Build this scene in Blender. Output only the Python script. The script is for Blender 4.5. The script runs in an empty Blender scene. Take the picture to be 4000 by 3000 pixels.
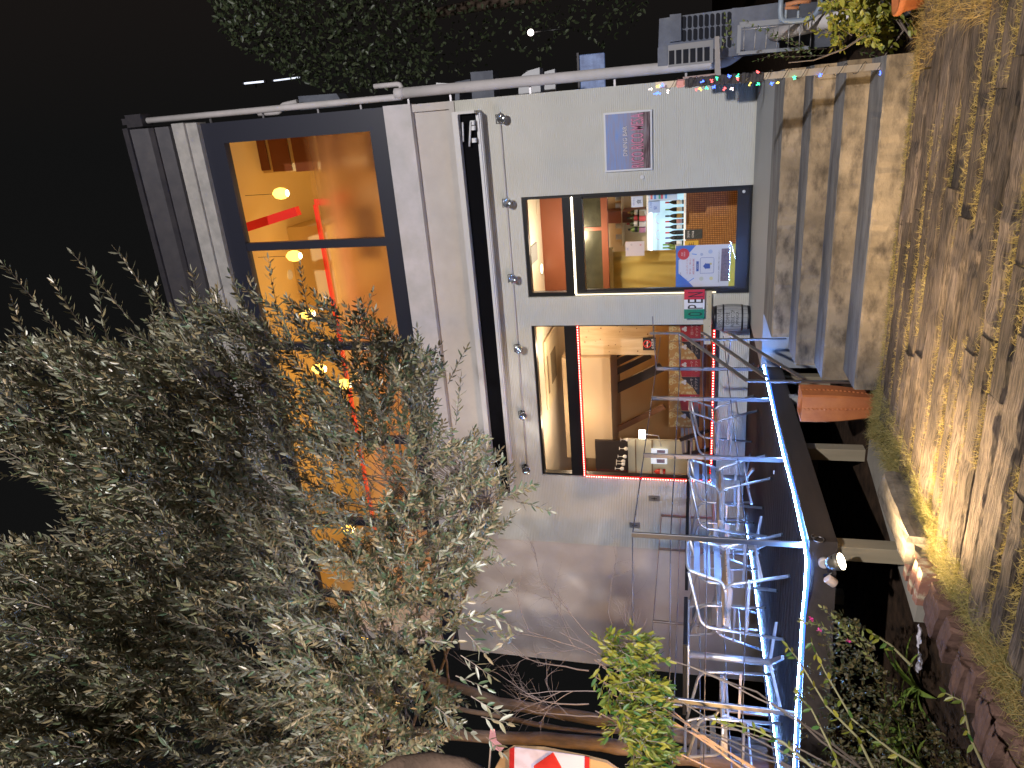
import bpy, math, random
from math import sin, cos, pi, radians, sqrt
from mathutils import Vector, Matrix

# ------------------------------------------------------------------ camera, world, exposure
scene = bpy.context.scene
COL = scene.collection
FPX = 2770.0
PITCH, YAW, ROLL = radians(14.2), radians(21.7), radians(.68)
CAM = Vector((0, 0, .70))
_f = Vector((-sin(YAW)*cos(PITCH), cos(YAW)*cos(PITCH), sin(PITCH)))
_r = Vector((cos(YAW), sin(YAW), 0))
_u = _r.cross(_f)
R2 = cos(ROLL)*_r + sin(ROLL)*_u
U2 = -sin(ROLL)*_r + cos(ROLL)*_u
camd = bpy.data.cameras.new("camera"); cam = bpy.data.objects.new("camera", camd); COL.objects.link(cam)
camd.sensor_fit = 'HORIZONTAL'; camd.sensor_width = 36; camd.lens = FPX/4000*36
camd.clip_start = .05; camd.clip_end = 500
M = Matrix((-U2, R2, -_f)).transposed().to_4x4(); M.translation = CAM
cam.matrix_world = M
scene.camera = cam

w = bpy.data.worlds.new("World"); scene.world = w; w.use_nodes = True
nt = w.node_tree; bg = nt.nodes['Background']
geo = nt.nodes.new('ShaderNodeTexCoord'); sep = nt.nodes.new('ShaderNodeSeparateXYZ')
ramp = nt.nodes.new('ShaderNodeValToRGB')
nt.links.new(geo.outputs['Generated'], sep.inputs[0]); nt.links.new(sep.outputs['X'], ramp.inputs[0])
ramp.color_ramp.elements[0].position = 0; ramp.color_ramp.elements[0].color = (.0045, .0045, .0045, 1)
ramp.color_ramp.elements[1].position = .6; ramp.color_ramp.elements[1].color = (.014, .009, .007, 1)
nt.links.new(ramp.outputs[0], bg.inputs['Color']); bg.inputs['Strength'].default_value = 1.0
vs = scene.view_settings
vs.view_transform = 'Standard'; vs.look = 'None'; vs.exposure = .38; vs.gamma = 1
scene.render.film_transparent = False

def lamp(kind, name, loc, energy, color, target=None, **kw):
    d = bpy.data.lights.new(name, kind); d.energy = energy; d.color = color
    for k, v in kw.items(): setattr(d, k, v)
    o = bpy.data.objects.new(name, d); COL.objects.link(o); o.location = loc
    if target is not None:
        o.rotation_euler = (Vector(target)-Vector(loc)).to_track_quat('-Z', 'Y').to_euler()
    return o
# street lamp on the lane behind the viewer (its post is built below), cool white
lamp('SPOT', 'street_light', (2.7, -3.0, 5.6), 3400, (.98, .94, .95), target=(-3.0, 8, 2.6), spot_size=radians(105), spot_blend=.6, shadow_soft_size=.12)
# warm flood lamp at the deck corner, aimed along the path
lamp('SPOT', 'flood_light', (-2.66, 3.48, -.07), 520, (1.0, .72, .38), target=(1.0, 3.9, -.55), spot_size=radians(118), spot_blend=1.0, shadow_soft_size=.05)
# added fill light, unseen low behind the viewer, brightening the left wall under the tree
lamp('SPOT', 'left_wall_fill', (.6, -1.6, .45), 1900, (.95, .93, 1.0), target=(-7.0, 8.9, 3.1), spot_size=radians(36), spot_blend=.7, shadow_soft_size=.25)
# garden lamp low in the bed on the left, lights the trunks
lamp('SPOT', 'garden_light', (-4.1, 2.5, .1), 300, (1.0, .60, .22), target=(-4.3, 4.2, 2.2), spot_size=radians(110), spot_blend=.6, shadow_soft_size=.04)
# room lights, set out of sight
lamp('POINT', 'bar_light', (-1.75, 9.55, 2.28), 36, (1.0, .80, .56), shadow_soft_size=.10)
lamp('POINT', 'dining_light', (-3.3, 9.7, 2.39), 19, (1.0, .76, .52), shadow_soft_size=.10)
lamp('POINT', 'dining_light', (-4.5, 9.7, 2.39), 17, (1.0, .76, .52), shadow_soft_size=.10)
lamp('POINT', 'stair_fill', (-3.3, 12.7, 2.62), 34, (1.0, .66, .34), shadow_soft_size=.10)  # added fill behind the soffit, brightens the wall beyond the stairs
lamp('SPOT', 'trunk_fill', (-5.45, 3.0, .0), 170, (1.0, .52, .18), target=(-5.65, 4.9, 1.0), spot_size=radians(80), spot_blend=.7, shadow_soft_size=.04)  # added spot outdoors, brightens the trunks in orange; no lamp stands there
lamp('AREA', 'upper_room_light', (-2.0, 10.6, 5.2), 30, (1.0, .62, .22), target=(-2.0, 10.7, 8), size=2.4)
lamp('AREA', 'upper_room_light', (-5.6, 10.6, 5.2), 30, (1.0, .62, .22), target=(-5.6, 10.7, 8), size=2.4)

# ------------------------------------------------------------------ projection helpers (photo pixel -> point on a real plane)
def ray(tx, ty): return _f*FPX + R2*(1500-ty) - U2*(tx-2000)
def Yp(tx, ty, Y): d = ray(tx, ty); return CAM + d*((Y-CAM.y)/d.y)
def Zp(tx, ty, Z): d = ray(tx, ty); return CAM + d*((Z-CAM.z)/d.z)
def Xp(tx, ty, X): d = ray(tx, ty); return CAM + d*((X-CAM.x)/d.x)
def Dp(tx, ty, D): d = ray(tx, ty); return CAM + d*(D/d.length)

# ------------------------------------------------------------------ materials
MATS = {}
def mat(name, col, rough=.6, metal=0, emit=None, es=0, col2=None, ns=8, stretch=(1, 1, 1), bump=0, bs=None, detail=6, spec=.5, trans=0, lo=.35, hi=.65, bdist=.01):
    if name in MATS: return MATS[name]
    m = bpy.data.materials.new(name); m.use_nodes = True; t = m.node_tree; b = t.nodes['Principled BSDF']
    b.inputs['Base Color'].default_value = (*col, 1); b.inputs['Roughness'].default_value = rough
    b.inputs['Metallic'].default_value = metal; b.inputs['Specular IOR Level'].default_value = spec
    if emit: b.inputs['Emission Color'].default_value = (*emit, 1); b.inputs['Emission Strength'].default_value = es
    if trans: b.inputs['Transmission Weight'].default_value = trans
    if col2 or bump:
        tc = t.nodes.new('ShaderNodeTexCoord'); mp = t.nodes.new('ShaderNodeMapping'); mp.inputs['Scale'].default_value = stretch
        t.links.new(tc.outputs['Object'], mp.inputs[0])
    if col2:
        n = t.nodes.new('ShaderNodeTexNoise'); n.inputs['Scale'].default_value = ns; n.inputs['Detail'].default_value = detail; n.inputs['Roughness'].default_value = .62
        t.links.new(mp.outputs[0], n.inputs[0]); r = t.nodes.new('ShaderNodeValToRGB'); t.links.new(n.outputs[0], r.inputs[0])
        r.color_ramp.elements[0].position = lo; r.color_ramp.elements[0].color = (*col, 1)
        r.color_ramp.elements[1].position = hi; r.color_ramp.elements[1].color = (*col2, 1)
        t.links.new(r.outputs[0], b.inputs['Base Color'])
    if bump:
        n2 = t.nodes.new('ShaderNodeTexNoise'); n2.inputs['Scale'].default_value = bs or ns*3; n2.inputs['Detail'].default_value = 8; n2.inputs['Roughness'].default_value = .65
        t.links.new(mp.outputs[0], n2.inputs[0]); bp = t.nodes.new('ShaderNodeBump'); bp.inputs['Strength'].default_value = bump; bp.inputs['Distance'].default_value = bdist
        t.links.new(n2.outputs[0], bp.inputs['Height']); t.links.new(bp.outputs[0], b.inputs['Normal'])
    MATS[name] = m; return m

def glass(name='glass', tint=(1, 1, 1), refl=1.45, boost=0):
    if name in MATS: return MATS[name]
    m = bpy.data.materials.new(name); m.use_nodes = True; t = m.node_tree; t.nodes.clear()
    o = t.nodes.new('ShaderNodeOutputMaterial'); mx = t.nodes.new('ShaderNodeMixShader'); tr = t.nodes.new('ShaderNodeBsdfTransparent'); g = t.nodes.new('ShaderNodeBsdfGlossy')
    fr = t.nodes.new('ShaderNodeFresnel'); fr.inputs[0].default_value = refl; g.inputs['Roughness'].default_value = .01; tr.inputs[0].default_value = (*tint, 1)
    t.links.new(fr.outputs[0], mx.inputs[0]); t.links.new(tr.outputs[0], mx.inputs[1]); t.links.new(g.outputs[0], mx.inputs[2]); t.links.new(mx.outputs[0], o.inputs[0])
    MATS[name] = m; return m

def frosted():
    m = bpy.data.materials.new('frosted_glass'); m.use_nodes = True; t = m.node_tree; t.nodes.clear()
    o = t.nodes.new('ShaderNodeOutputMaterial'); mx = t.nodes.new('ShaderNodeMixShader'); tr = t.nodes.new('ShaderNodeBsdfTransparent')
    g = t.nodes.new('ShaderNodeBsdfRefraction'); g.inputs['Roughness'].default_value = .42; g.inputs['IOR'].default_value = 1.25; g.inputs['Color'].default_value = (1, .9, .86, 1)
    d = t.nodes.new('ShaderNodeBsdfTranslucent'); d.inputs[0].default_value = (1, .80, .78, 1)
    m2 = t.nodes.new('ShaderNodeMixShader'); m2.inputs[0].default_value = .6
    tc = t.nodes.new('ShaderNodeTexCoord'); sp = t.nodes.new('ShaderNodeSeparateXYZ'); mr = t.nodes.new('ShaderNodeMapRange')
    t.links.new(tc.outputs['Object'], sp.inputs[0]); t.links.new(sp.outputs['Z'], mr.inputs[0])
    mr.inputs[1].default_value = FROST_Z+.12; mr.inputs[2].default_value = FROST_Z-.22; mr.inputs[3].default_value = 0; mr.inputs[4].default_value = 1
    t.links.new(g.outputs[0], m2.inputs[1]); t.links.new(d.outputs[0], m2.inputs[2])
    t.links.new(mr.outputs[0], mx.inputs[0]); t.links.new(tr.outputs[0], mx.inputs[1]); t.links.new(m2.outputs[0], mx.inputs[2]); t.links.new(mx.outputs[0], o.inputs[0])
    return m

def emitter(name, col, s):
    return mat(name, col, emit=col, es=s)

# ------------------------------------------------------------------ mesh builder
WORLDLOC = {}
class MB:
    def __init__(s): s.v = []; s.f = []; s.mi = []; s.m = 0; s.smooth = False; s.sm = []
    def add(s, vs, fs):
        n = len(s.v); s.v.extend([tuple(p) for p in vs])
        for f in fs: s.f.append([i+n for i in f]); s.mi.append(s.m); s.sm.append(s.smooth)
        return s
    def quad(s, a, b, c, d): return s.add([a, b, c, d], [(0, 1, 2, 3)])
    def box(s, a, b, bev=0):
        x0, x1 = sorted((a[0], b[0])); y0, y1 = sorted((a[1], b[1])); z0, z1 = sorted((a[2], b[2]))
        return s.obox(Vector(((x0+x1)/2, (y0+y1)/2, (z0+z1)/2)), (x1-x0, y1-y0, z1-z0), None, bev)
    def obox(s, c, size, rot=None, bev=0):
        hx, hy, hz = size[0]/2, size[1]/2, size[2]/2; vs = []
        bev = min(bev, hx*.9, hy*.9, hz*.9)
        if bev <= 0:
            vs = [Vector((i*hx, j*hy, k*hz)) for i in (-1, 1) for j in (-1, 1) for k in (-1, 1)]
            fs = [(0, 1, 3, 2), (4, 6, 7, 5), (0, 4, 5, 1), (2, 3, 7, 6), (0, 2, 6, 4), (1, 5, 7, 3)]
        else:
            vs = []; idx = {}
            for i in (-1, 1):
                for j in (-1, 1):
                    for k in (-1, 1):
                        for ax in range(3):
                            p = [i*(hx-bev), j*(hy-bev), k*(hz-bev)]
                            p[ax] = (i*hx, j*hy, k*hz)[ax]
                            idx[(i, j, k, ax)] = len(vs); vs.append(Vector(p))
            fs = []
            q = lambda *k: fs.append([idx[t] for t in k])
            for i in (-1, 1):
                q((i, -1, -1, 0), (i, 1, -1, 0), (i, 1, 1, 0), (i, -1, 1, 0)); q((-1, i, -1, 1), (1, i, -1, 1), (1, i, 1, 1), (-1, i, 1, 1)); q((-1, -1, i, 2), (1, -1, i, 2), (1, 1, i, 2), (-1, 1, i, 2))
                for j in (-1, 1):
                    q((i, j, -1, 0), (i, j, 1, 0), (i, j, 1, 1), (i, j, -1, 1)); q((i, -1, j, 0), (i, 1, j, 0), (i, 1, j, 2), (i, -1, j, 2)); q((-1, i, j, 1), (1, i, j, 1), (1, i, j, 2), (-1, i, j, 2))
                    for k in (-1, 1): q((i, j, k, 0), (i, j, k, 1), (i, j, k, 2))
        if rot is not None: vs = [rot @ p for p in vs]
        c = Vector(c); return s.add([p+c for p in vs], fs)
    def bar(s, p, q, wd, ht, up=(0, 0, 1), bev=0):
        p, q = Vector(p), Vector(q); d = (q-p); L = d.length; d.normalize(); up = Vector(up)
        x = d.cross(up)
        if x.length < 1e-4: x = d.cross(Vector((1, 0, 0)))
        x.normalize(); z = x.cross(d)
        return s.obox((p+q)/2, (wd, L, ht), Matrix((x, d, z)).transposed(), bev)
    def tube(s, pts, r, seg=8, caps=True):
        pts = [Vector(p) for p in pts]; n = len(pts)
        rs = r if isinstance(r, (list, tuple)) else [r]*n
        vs = []; fs = []; prev = None
        for i, p in enumerate(pts):
            d = (pts[min(i+1, n-1)]-pts[max(i-1, 0)])
            if d.length < 1e-9: d = Vector((0, 0, 1))
            d.normalize()
            if prev is None:
                a = d.cross(Vector((0, 0, 1)))
                if a.length < 1e-3: a = d.cross(Vector((1, 0, 0)))
                a.normalize()
            else:
                a = prev-d*prev.dot(d)
                if a.length < 1e-6: a = d.orthogonal()
                a.normalize()
            prev = a; b = d.cross(a)
            for k in range(seg):
                t = 2*pi*k/seg; vs.append(p+(a*cos(t)+b*sin(t))*rs[i])
        for i in range(n-1):
            for k in range(seg):
                fs.append((i*seg+k, i*seg+(k+1) % seg, (i+1)*seg+(k+1) % seg, (i+1)*seg+k))
        sv = s.smooth; s.smooth = seg > 4; s.add(vs, fs); 
        n0 = len(s.v)-len(vs); s.smooth = sv
        if caps:
            s.f.append([n0+k for k in range(seg)][::-1]); s.mi.append(s.m); s.sm.append(False)
            s.f.append([n0+(n-1)*seg+k for k in range(seg)]); s.mi.append(s.m); s.sm.append(False)
        return s
    def lathe(s, c, prof, seg=24, axis='Z', rot=None):
        c = Vector(c); vs = []; fs = []
        for r, h in prof:
            for k in range(seg):
                t = 2*pi*k/seg; p = Vector((r*cos(t), r*sin(t), h))
                if axis == 'Y': p = Vector((p.x, p.z, p.y))
                if rot is not None: p = rot @ p
                vs.append(c+p)
        n = len(prof)
        for i in range(n-1):
            for k in range(seg): fs.append((i*seg+k, i*seg+(k+1) % seg, (i+1)*seg+(k+1) % seg, (i+1)*seg+k))
        sv = s.smooth; s.smooth = True; s.add(vs, fs); s.smooth = sv
        n0 = len(s.v)-len(vs)
        s.f.append([n0+k for k in range(seg)][::-1]); s.mi.append(s.m); s.sm.append(False)
        s.f.append([n0+(n-1)*seg+k for k in range(seg)]); s.mi.append(s.m); s.sm.append(False)
        return s
    def prism(s, poly, ext):
        n = len(poly); e = Vector(ext); a = [Vector(p) for p in poly]; vs = a+[p+e for p in a]
        fs = [list(range(n))[::-1], list(range(n, 2*n))]+[(i, (i+1) % n, n+(i+1) % n, n+i) for i in range(n)]
        return s.add(vs, fs)
    def disc(s, c, r, nrm='Y', seg=20):
        c = Vector(c); vs = []
        for k in range(seg):
            t = 2*pi*k/seg
            vs.append(c+(Vector((r*cos(t), 0, r*sin(t))) if nrm == 'Y' else Vector((r*cos(t), r*sin(t), 0))))
        return s.add(vs, [list(range(seg))])
    def build(s, name, mats, parent=None, props=None, fixnormals=True):
        if not isinstance(mats, (list, tuple)): mats = [mats]
        if parent is not None: off = WORLDLOC.get(parent.name, Vector((0, 0, 0)))
        else:
            if s.v:
                xs = [p[0] for p in s.v]; ys = [p[1] for p in s.v]; zs = [p[2] for p in s.v]
                off = Vector(((min(xs)+max(xs))/2, (min(ys)+max(ys))/2, min(zs)))
            else: off = Vector((0, 0, 0))
        me = bpy.data.meshes.new(name); ox, oy, oz = off
        me.from_pydata([(x-ox, y-oy, z-oz) for x, y, z in s.v], [], s.f)
        for m in mats: me.materials.append(m)
        me.polygons.foreach_set('material_index', s.mi); me.polygons.foreach_set('use_smooth', s.sm)
        if fixnormals and len(s.f) < 20000:
            import bmesh
            b = bmesh.new(); b.from_mesh(me); bmesh.ops.recalc_face_normals(b, faces=b.faces); b.to_mesh(me); b.free()
        me.update()
        o = bpy.data.objects.new(name, me); COL.objects.link(o)
        if parent is not None:
            o.parent = parent; WORLDLOC[o.name] = off.copy()
        else:
            o.location = off; WORLDLOC[o.name] = off.copy()
        if props:
            for k, v in props.items(): o[k] = v
        return o

def thing(name, label, cat, loc=(0, 0, 0), group=None):
    o = bpy.data.objects.new(name, None); COL.objects.link(o); o.location = loc; o.empty_display_size = .1
    WORLDLOC[o.name] = Vector(loc); o['label'] = label; o['category'] = cat
    if group: o['group'] = group
    return o
def tag(o, label, cat, group=None, kind=None):
    o['label'] = label; o['category'] = cat
    if group: o['group'] = group
    if kind: o['kind'] = kind
    return o
def copy_tree(o, parent=None):
    c = o.copy(); COL.objects.link(c); WORLDLOC[c.name] = WORLDLOC.get(o.name, Vector()).copy()
    if parent is not None: c.parent = parent
    for ch in list(o.children): copy_tree(ch, c)
    return c
def fillet(pts, r, n=5):
    pts = [Vector(p) for p in pts]; out = [pts[0]]
    for i in range(1, len(pts)-1):
        a, b, c = pts[i-1], pts[i], pts[i+1]; d1 = (a-b); d2 = (c-b); rr = min(r, d1.length*.45, d2.length*.45)
        p = b+d1.normalized()*rr; q = b+d2.normalized()*rr
        for k in range(n+1):
            t = k/n; out.append(p*(1-t)**2+b*2*t*(1-t)+q*t*t)
    out.append(pts[-1]); return out

_tcache = {}
def text_geo(s, size=1.0, sx=1.0, bold=0.0):
    key = (s, bold)
    if key not in _tcache:
        cu = bpy.data.curves.new('lettering', 'FONT'); cu.body = s; cu.size = 1; cu.resolution_u = 2; cu.align_x = 'CENTER'; cu.align_y = 'CENTER'; cu.offset = bold
        ob = bpy.data.objects.new('lettering', cu); COL.objects.link(ob)
        dg = bpy.context.evaluated_depsgraph_get(); ev = ob.evaluated_get(dg); me = ev.to_mesh()
        vs = [(v.co.x, v.co.y) for v in me.vertices]; fs = [tuple(p.vertices) for p in me.polygons]
        ev.to_mesh_clear(); bpy.data.objects.remove(ob); bpy.data.curves.remove(cu)
        _tcache[key] = (vs, fs)
    vs, fs = _tcache[key]
    return [(x*size*sx, y*size) for x, y in vs], fs
def put_text(mb, s, c, size, sx=1.0, bold=0.0, xdir=(1, 0, 0), ydir=(0, 0, 1), fitw=None, fith=None):
    vs, fs = text_geo(s, 1, 1, bold)
    if not vs: return
    xs = [v[0] for v in vs]; ys = [v[1] for v in vs]
    w_ = max(xs)-min(xs); h_ = max(ys)-min(ys); cx = (max(xs)+min(xs))/2; cy = (max(ys)+min(ys))/2
    kx = (fitw/w_) if fitw else size*sx; ky = (fith/h_) if fith else size
    c = Vector(c); X = Vector(xdir); Y = Vector(ydir)
    mb.add([c+X*((x-cx)*kx)+Y*((y-cy)*ky) for x, y in vs], fs)
# ================================================================== MATERIALS SHARED
YF = 8.9
FROST_Z = 5.55
m_wall = mat('ribbed_render', (.64, .63, .56), rough=.75, col2=(.58, .57, .50), ns=1.3, stretch=(1, 1, 1))
def add_ribs(m, freq, strength, dist, axis=2):
    t = m.node_tree; b = t.nodes['Principled BSDF']; tc = t.nodes.new('ShaderNodeTexCoord'); sp = t.nodes.new('ShaderNodeSeparateXYZ'); t.links.new(tc.outputs['Object'], sp.inputs[0])
    mu = t.nodes.new('ShaderNodeMath'); mu.operation = 'MULTIPLY'; mu.inputs[1].default_value = freq*2*pi; t.links.new(sp.outputs[axis], mu.inputs[0])
    sn = t.nodes.new('ShaderNodeMath'); sn.operation = 'SINE'; t.links.new(mu.outputs[0], sn.inputs[0])
    nz = t.nodes.new('ShaderNodeTexNoise'); nz.inputs['Scale'].default_value = 90; t.links.new(tc.outputs['Object'], nz.inputs[0])
    ad = t.nodes.new('ShaderNodeMath'); ad.operation = 'MULTIPLY_ADD'; ad.inputs[1].default_value = 1.0; t.links.new(nz.outputs[0], ad.inputs[0]); t.links.new(sn.outputs[0], ad.inputs[2])
    bp = t.nodes.new('ShaderNodeBump'); bp.inputs['Strength'].default_value = strength; bp.inputs['Distance'].default_value = dist
    t.links.new(ad.outputs[0], bp.inputs['Height']); t.links.new(bp.outputs[0], b.inputs['Normal'])
add_ribs(m_wall, 42, .55, .004)
m_smooth = mat('smooth_render', (.60, .56, .52), rough=.8, col2=(.52, .48, .45), ns=2.2, bump=.15, bs=60)
m_fascia = mat('fascia_paint', (.64, .60, .60), rough=.7, col2=(.52, .50, .48), ns=3, bump=.1, bs=50)
m_frame = mat('dark_blue_black_frame', (.018, .020, .034), rough=.45)
m_black = mat('black_frame', (.012, .012, .012), rough=.35)
m_roof = mat('dark_roof_metal', (.035, .033, .040), rough=.5, metal=.2, col2=(.055, .05, .055), ns=6)
m_conc = mat('weathered_concrete', (.30, .275, .23), rough=.85, col2=(.16, .145, .12), ns=2.6, stretch=(.6, .6, 2.0), bump=.5, bs=25, lo=.42, hi=.72)
m_white = mat('white_paint', (.72, .72, .72), rough=.5)
m_alu = mat('brushed_aluminium', (.46, .47, .50), rough=.36, metal=.75)
m_steel = mat('stainless_bar', (.30, .29, .30), rough=.42, metal=1)
m_soil = mat('soil', (.055, .033, .02), rough=1, spec=.1, col2=(.018, .012, .008), ns=9, bump=.8, bs=30)
m_pine = mat('knotty_pine', (.64, .48, .28), rough=.55, col2=(.52, .36, .18), ns=2.2, stretch=(7, 7, .8))
m_orange = mat('ochre_wall', (.56, .35, .16), rough=.8)

def wall_grid(mb, xs, zs, holes, y0, y1):
    nx, nz = len(xs)-1, len(zs)-1
    def hole(i, k):
        if i < 0 or k < 0 or i >= nx or k >= nz: return None
        cx, cz = (xs[i]+xs[i+1])/2, (zs[k]+zs[k+1])/2
        return any(h[0] < cx < h[1] and h[2] < cz < h[3] for h in holes)
    for i in range(nx):
        for k in range(nz):
            if hole(i, k): continue
            a, b, c, d = xs[i], xs[i+1], zs[k], zs[k+1]
            mb.quad((a, y0, c), (b, y0, c), (b, y0, d), (a, y0, d)); mb.quad((a, y1, c), (a, y1, d), (b, y1, d), (b, y1, c))
            if hole(i-1, k) is not False: mb.quad((a, y0, c), (a, y0, d), (a, y1, d), (a, y1, c))
            if hole(i+1, k) is not False: mb.quad((b, y0, c), (b, y1, c), (b, y1, d), (b, y0, d))
            if hole(i, k-1) is not False: mb.quad((a, y0, c), (a, y1, c), (b, y1, c), (b, y0, c))
            if hole(i, k+1) is not False: mb.quad((a, y0, d), (b, y0, d), (b, y1, d), (a, y1, d))
    return mb

# ================================================================== GROUND, PATH, STEPS
g = MB()
N = 26
xs = [-60, -30, -14]+[-8+i*.5 for i in range(25)]+[8, 14, 30, 60]
ys = [-40, -15, -6]+[-2+i*.5 for i in range(24)]+[14, 30, 70]
random.seed(3)
hv = {}
for i, x in enumerate(xs):
    for j, y in enumerate(ys): hv[(i, j)] = (x, y, -.62+random.uniform(-.015, .015))
vid = {k: n for n, k in enumerate(hv)}
g.add(list(hv.values()), [(vid[(i, j)], vid[(i+1, j)], vid[(i+1, j+1)], vid[(i, j+1)]) for i in range(len(xs)-1) for j in range(len(ys)-1)])
o = g.build('ground', m_soil); o['kind'] = 'structure'

m_sleeper = mat('weathered_sleeper', (.185, .140, .105), rough=.9, spec=.25, col2=(.062, .048, .038), ns=8, stretch=(.9, 15, 15), bump=1.0, bs=16, lo=.42, hi=.60, bdist=.04, detail=10)
def _noop(): pass
def island_tint(m, lo, hi):
    t = m.node_tree; b = t.nodes['Principled BSDF']; src = b.inputs['Base Color'].links[0].from_socket
    gi = t.nodes.new('ShaderNodeNewGeometry'); mr = t.nodes.new('ShaderNodeMapRange'); mr.inputs[3].default_value = lo; mr.inputs[4].default_value = hi; t.links.new(gi.outputs['Random Per Island'], mr.inputs[0])
    tc = t.nodes.new('ShaderNodeTexCoord'); nz = t.nodes.new('ShaderNodeTexNoise'); nz.inputs['Scale'].default_value = 3.5; nz.inputs['Detail'].default_value = 5; t.links.new(tc.outputs['Object'], nz.inputs[0])
    m2 = t.nodes.new('ShaderNodeMapRange'); m2.inputs[1].default_value = .35; m2.inputs[2].default_value = .65; m2.inputs[3].default_value = .55; m2.inputs[4].default_value = 1.3; t.links.new(nz.outputs[0], m2.inputs[0])
    mu = t.nodes.new('ShaderNodeMath'); mu.operation = 'MULTIPLY'; t.links.new(mr.outputs[0], mu.inputs[0]); t.links.new(m2.outputs[0], mu.inputs[1])
    vm = t.nodes.new('ShaderNodeVectorMath'); vm.operation = 'SCALE'; t.links.new(src, vm.inputs[0]); t.links.new(mu.outputs[0], vm.inputs['Scale']); t.links.new(vm.outputs[0], b.inputs['Base Color'])
island_tint(m_sleeper, .95, 1.8)
random.seed(11)
pth = MB(); pth.smooth = False
GAPS = []
y = 2.0
while y < 4.93:
    wd = random.uniform(.115, .185)
    if y+wd > 4.97: wd = 4.97-y
    x = -2.32 + random.uniform(-.06, .05) + (0.10 if y > 3.6 else 0) + (.12 if y > 4.3 else 0)
    while x < 3.2:
        L = random.uniform(.5, 1.7); z = -.545+random.uniform(-.011, .011); n = max(4, int(L/.06))
        dz = random.uniform(-.010, .010); vs = []; fs = []
        for i in range(n+1):
            t = i/n; e0 = random.gauss(0, .004); e1 = random.gauss(0, .004); h = random.gauss(0, .003); zz = z+dz*(t-.5)
            c = .018
            vs += [(x+L*t, y+e0, -.62), (x+L*t, y+e0, zz-c), (x+L*t, y+c+e0, zz+h), (x+L*t, y+wd*.5, zz+h+random.gauss(0, .0015)), (x+L*t, y+wd-c+e1, zz+random.gauss(0, .0015)), (x+L*t, y+wd+e1, zz-c), (x+L*t, y+wd+e1, -.62)]
        for i in range(n):
            for k in range(6): fs.append((i*7+k, i*7+k+1, (i+1)*7+k+1, (i+1)*7+k))
        fs += [tuple(range(7)), tuple(n*7+k for k in range(7))[::-1]]
        pth.add(vs, fs)
        x += L+random.uniform(.002, .008)
    gp = random.uniform(.020, .050); GAPS.append((y+wd+gp/2, gp)); y += wd+gp
o = pth.build('path', m_sleeper, fixnormals=False); o['kind'] = 'structure'

# steps: four risers of .143, porch slab
s1 = Zp(3001, 1279, .03); s2 = Zp(3088, 1371, -.114); s3 = Zp(3191, 1431, -.257); s4 = Zp(3316, 1474, -.40)
m_ink0 = mat('dark_joint', (.02, .017, .014), rough=.9)
stp = thing('staircase', 'four wide weathered concrete steps leading up to the glass door', 'steps', (-1.0, 5.6, -.62))
mb = MB()
YS = [6.24, 5.79, 5.40, 5.00]; ZS = [.03, -.114, -.257, -.40]; XL = [s1.x, s2.x-.02, s3.x-.02, s4.x-.02]
random.seed(5)
for k in range(4):
    yb = 7.0 if k == 0 else YS[k-1]+.004
    zb = -.63
    x0, x1 = XL[k], .13
    n = 60; vs = []; fs = []
    for i in range(n+1):
        x = x0+(x1-x0)*i/n; j1 = random.gauss(0, .0022); j2 = random.gauss(0, .0016)
        vs += [(x, YS[k]+random.gauss(0, .0015), zb), (x, YS[k]+j1, ZS[k]-.012+j2), (x, YS[k]+.012+j1, ZS[k]+j2*.6), (x, yb, ZS[k]), (x, yb, zb)]
    for i in range(n):
        for q in range(4): fs.append((i*5+q, i*5+q+1, (i+1)*5+q+1, (i+1)*5+q))
    ends_ = [tuple(range(5)), tuple(n*5+q for q in range(5))[::-1]]
    ris = [f for j_, f in enumerate(fs) if j_ % 4 < 2]+ends_; trd = [f for j_, f in enumerate(fs) if j_ % 4 >= 2]
    m_b = mb
    if k == 0: mb0 = MB(); m_b = mb0
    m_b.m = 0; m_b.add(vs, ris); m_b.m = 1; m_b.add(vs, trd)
m_step = mat('stained_step_concrete', (.26, .20, .13), rough=.9, col2=(.075, .057, .04), ns=7, stretch=(.8, 1.6, 1.6), bump=.7, bs=20, lo=.46, hi=.70)
island_tint(m_step, 1, 1)
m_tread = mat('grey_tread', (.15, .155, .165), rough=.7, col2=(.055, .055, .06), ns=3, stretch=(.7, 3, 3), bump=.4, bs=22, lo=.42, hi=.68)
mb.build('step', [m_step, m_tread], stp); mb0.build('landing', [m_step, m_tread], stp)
for k in range(4):
    for x in ((-1.35+.05*k, -.62-.04*k)[k % 2],): pass
porch = MB().box((-2.58, 7.0, -.63), (.13, 8.9, .03))
porch.build('porch_slab', mat('painted_porch', (.27, .29, .31), rough=.55, col2=(.26, .28, .30), ns=3, bump=.1, bs=40), stp)

# ================================================================== THE BUILDING
bld = thing('restaurant_building', 'two storey pale building with ribbed walls and lit windows on both floors', 'building', (-4, 8.9, -.62))
XR = .17
DOOR = (-2.31, -1.02, .03, 2.80); WIN = (-4.96, -2.70, .42, 2.79)
lw = MB()
wall_grid(lw, [-6.1, -4.96, -2.70, -2.31, -1.02, XR], [-.62, .03, .42, 2.79, 2.80, 3.55], [DOOR, WIN, (-2.31, -1.02, 2.79, 2.80)], YF, YF+.16)
lw.build('wall', m_wall, bld)
MB().box((-8.45, YF+.10, -.62), (-6.1, YF+.2, 4.46)).build('plain_side_wall', m_smooth, bld)
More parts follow.
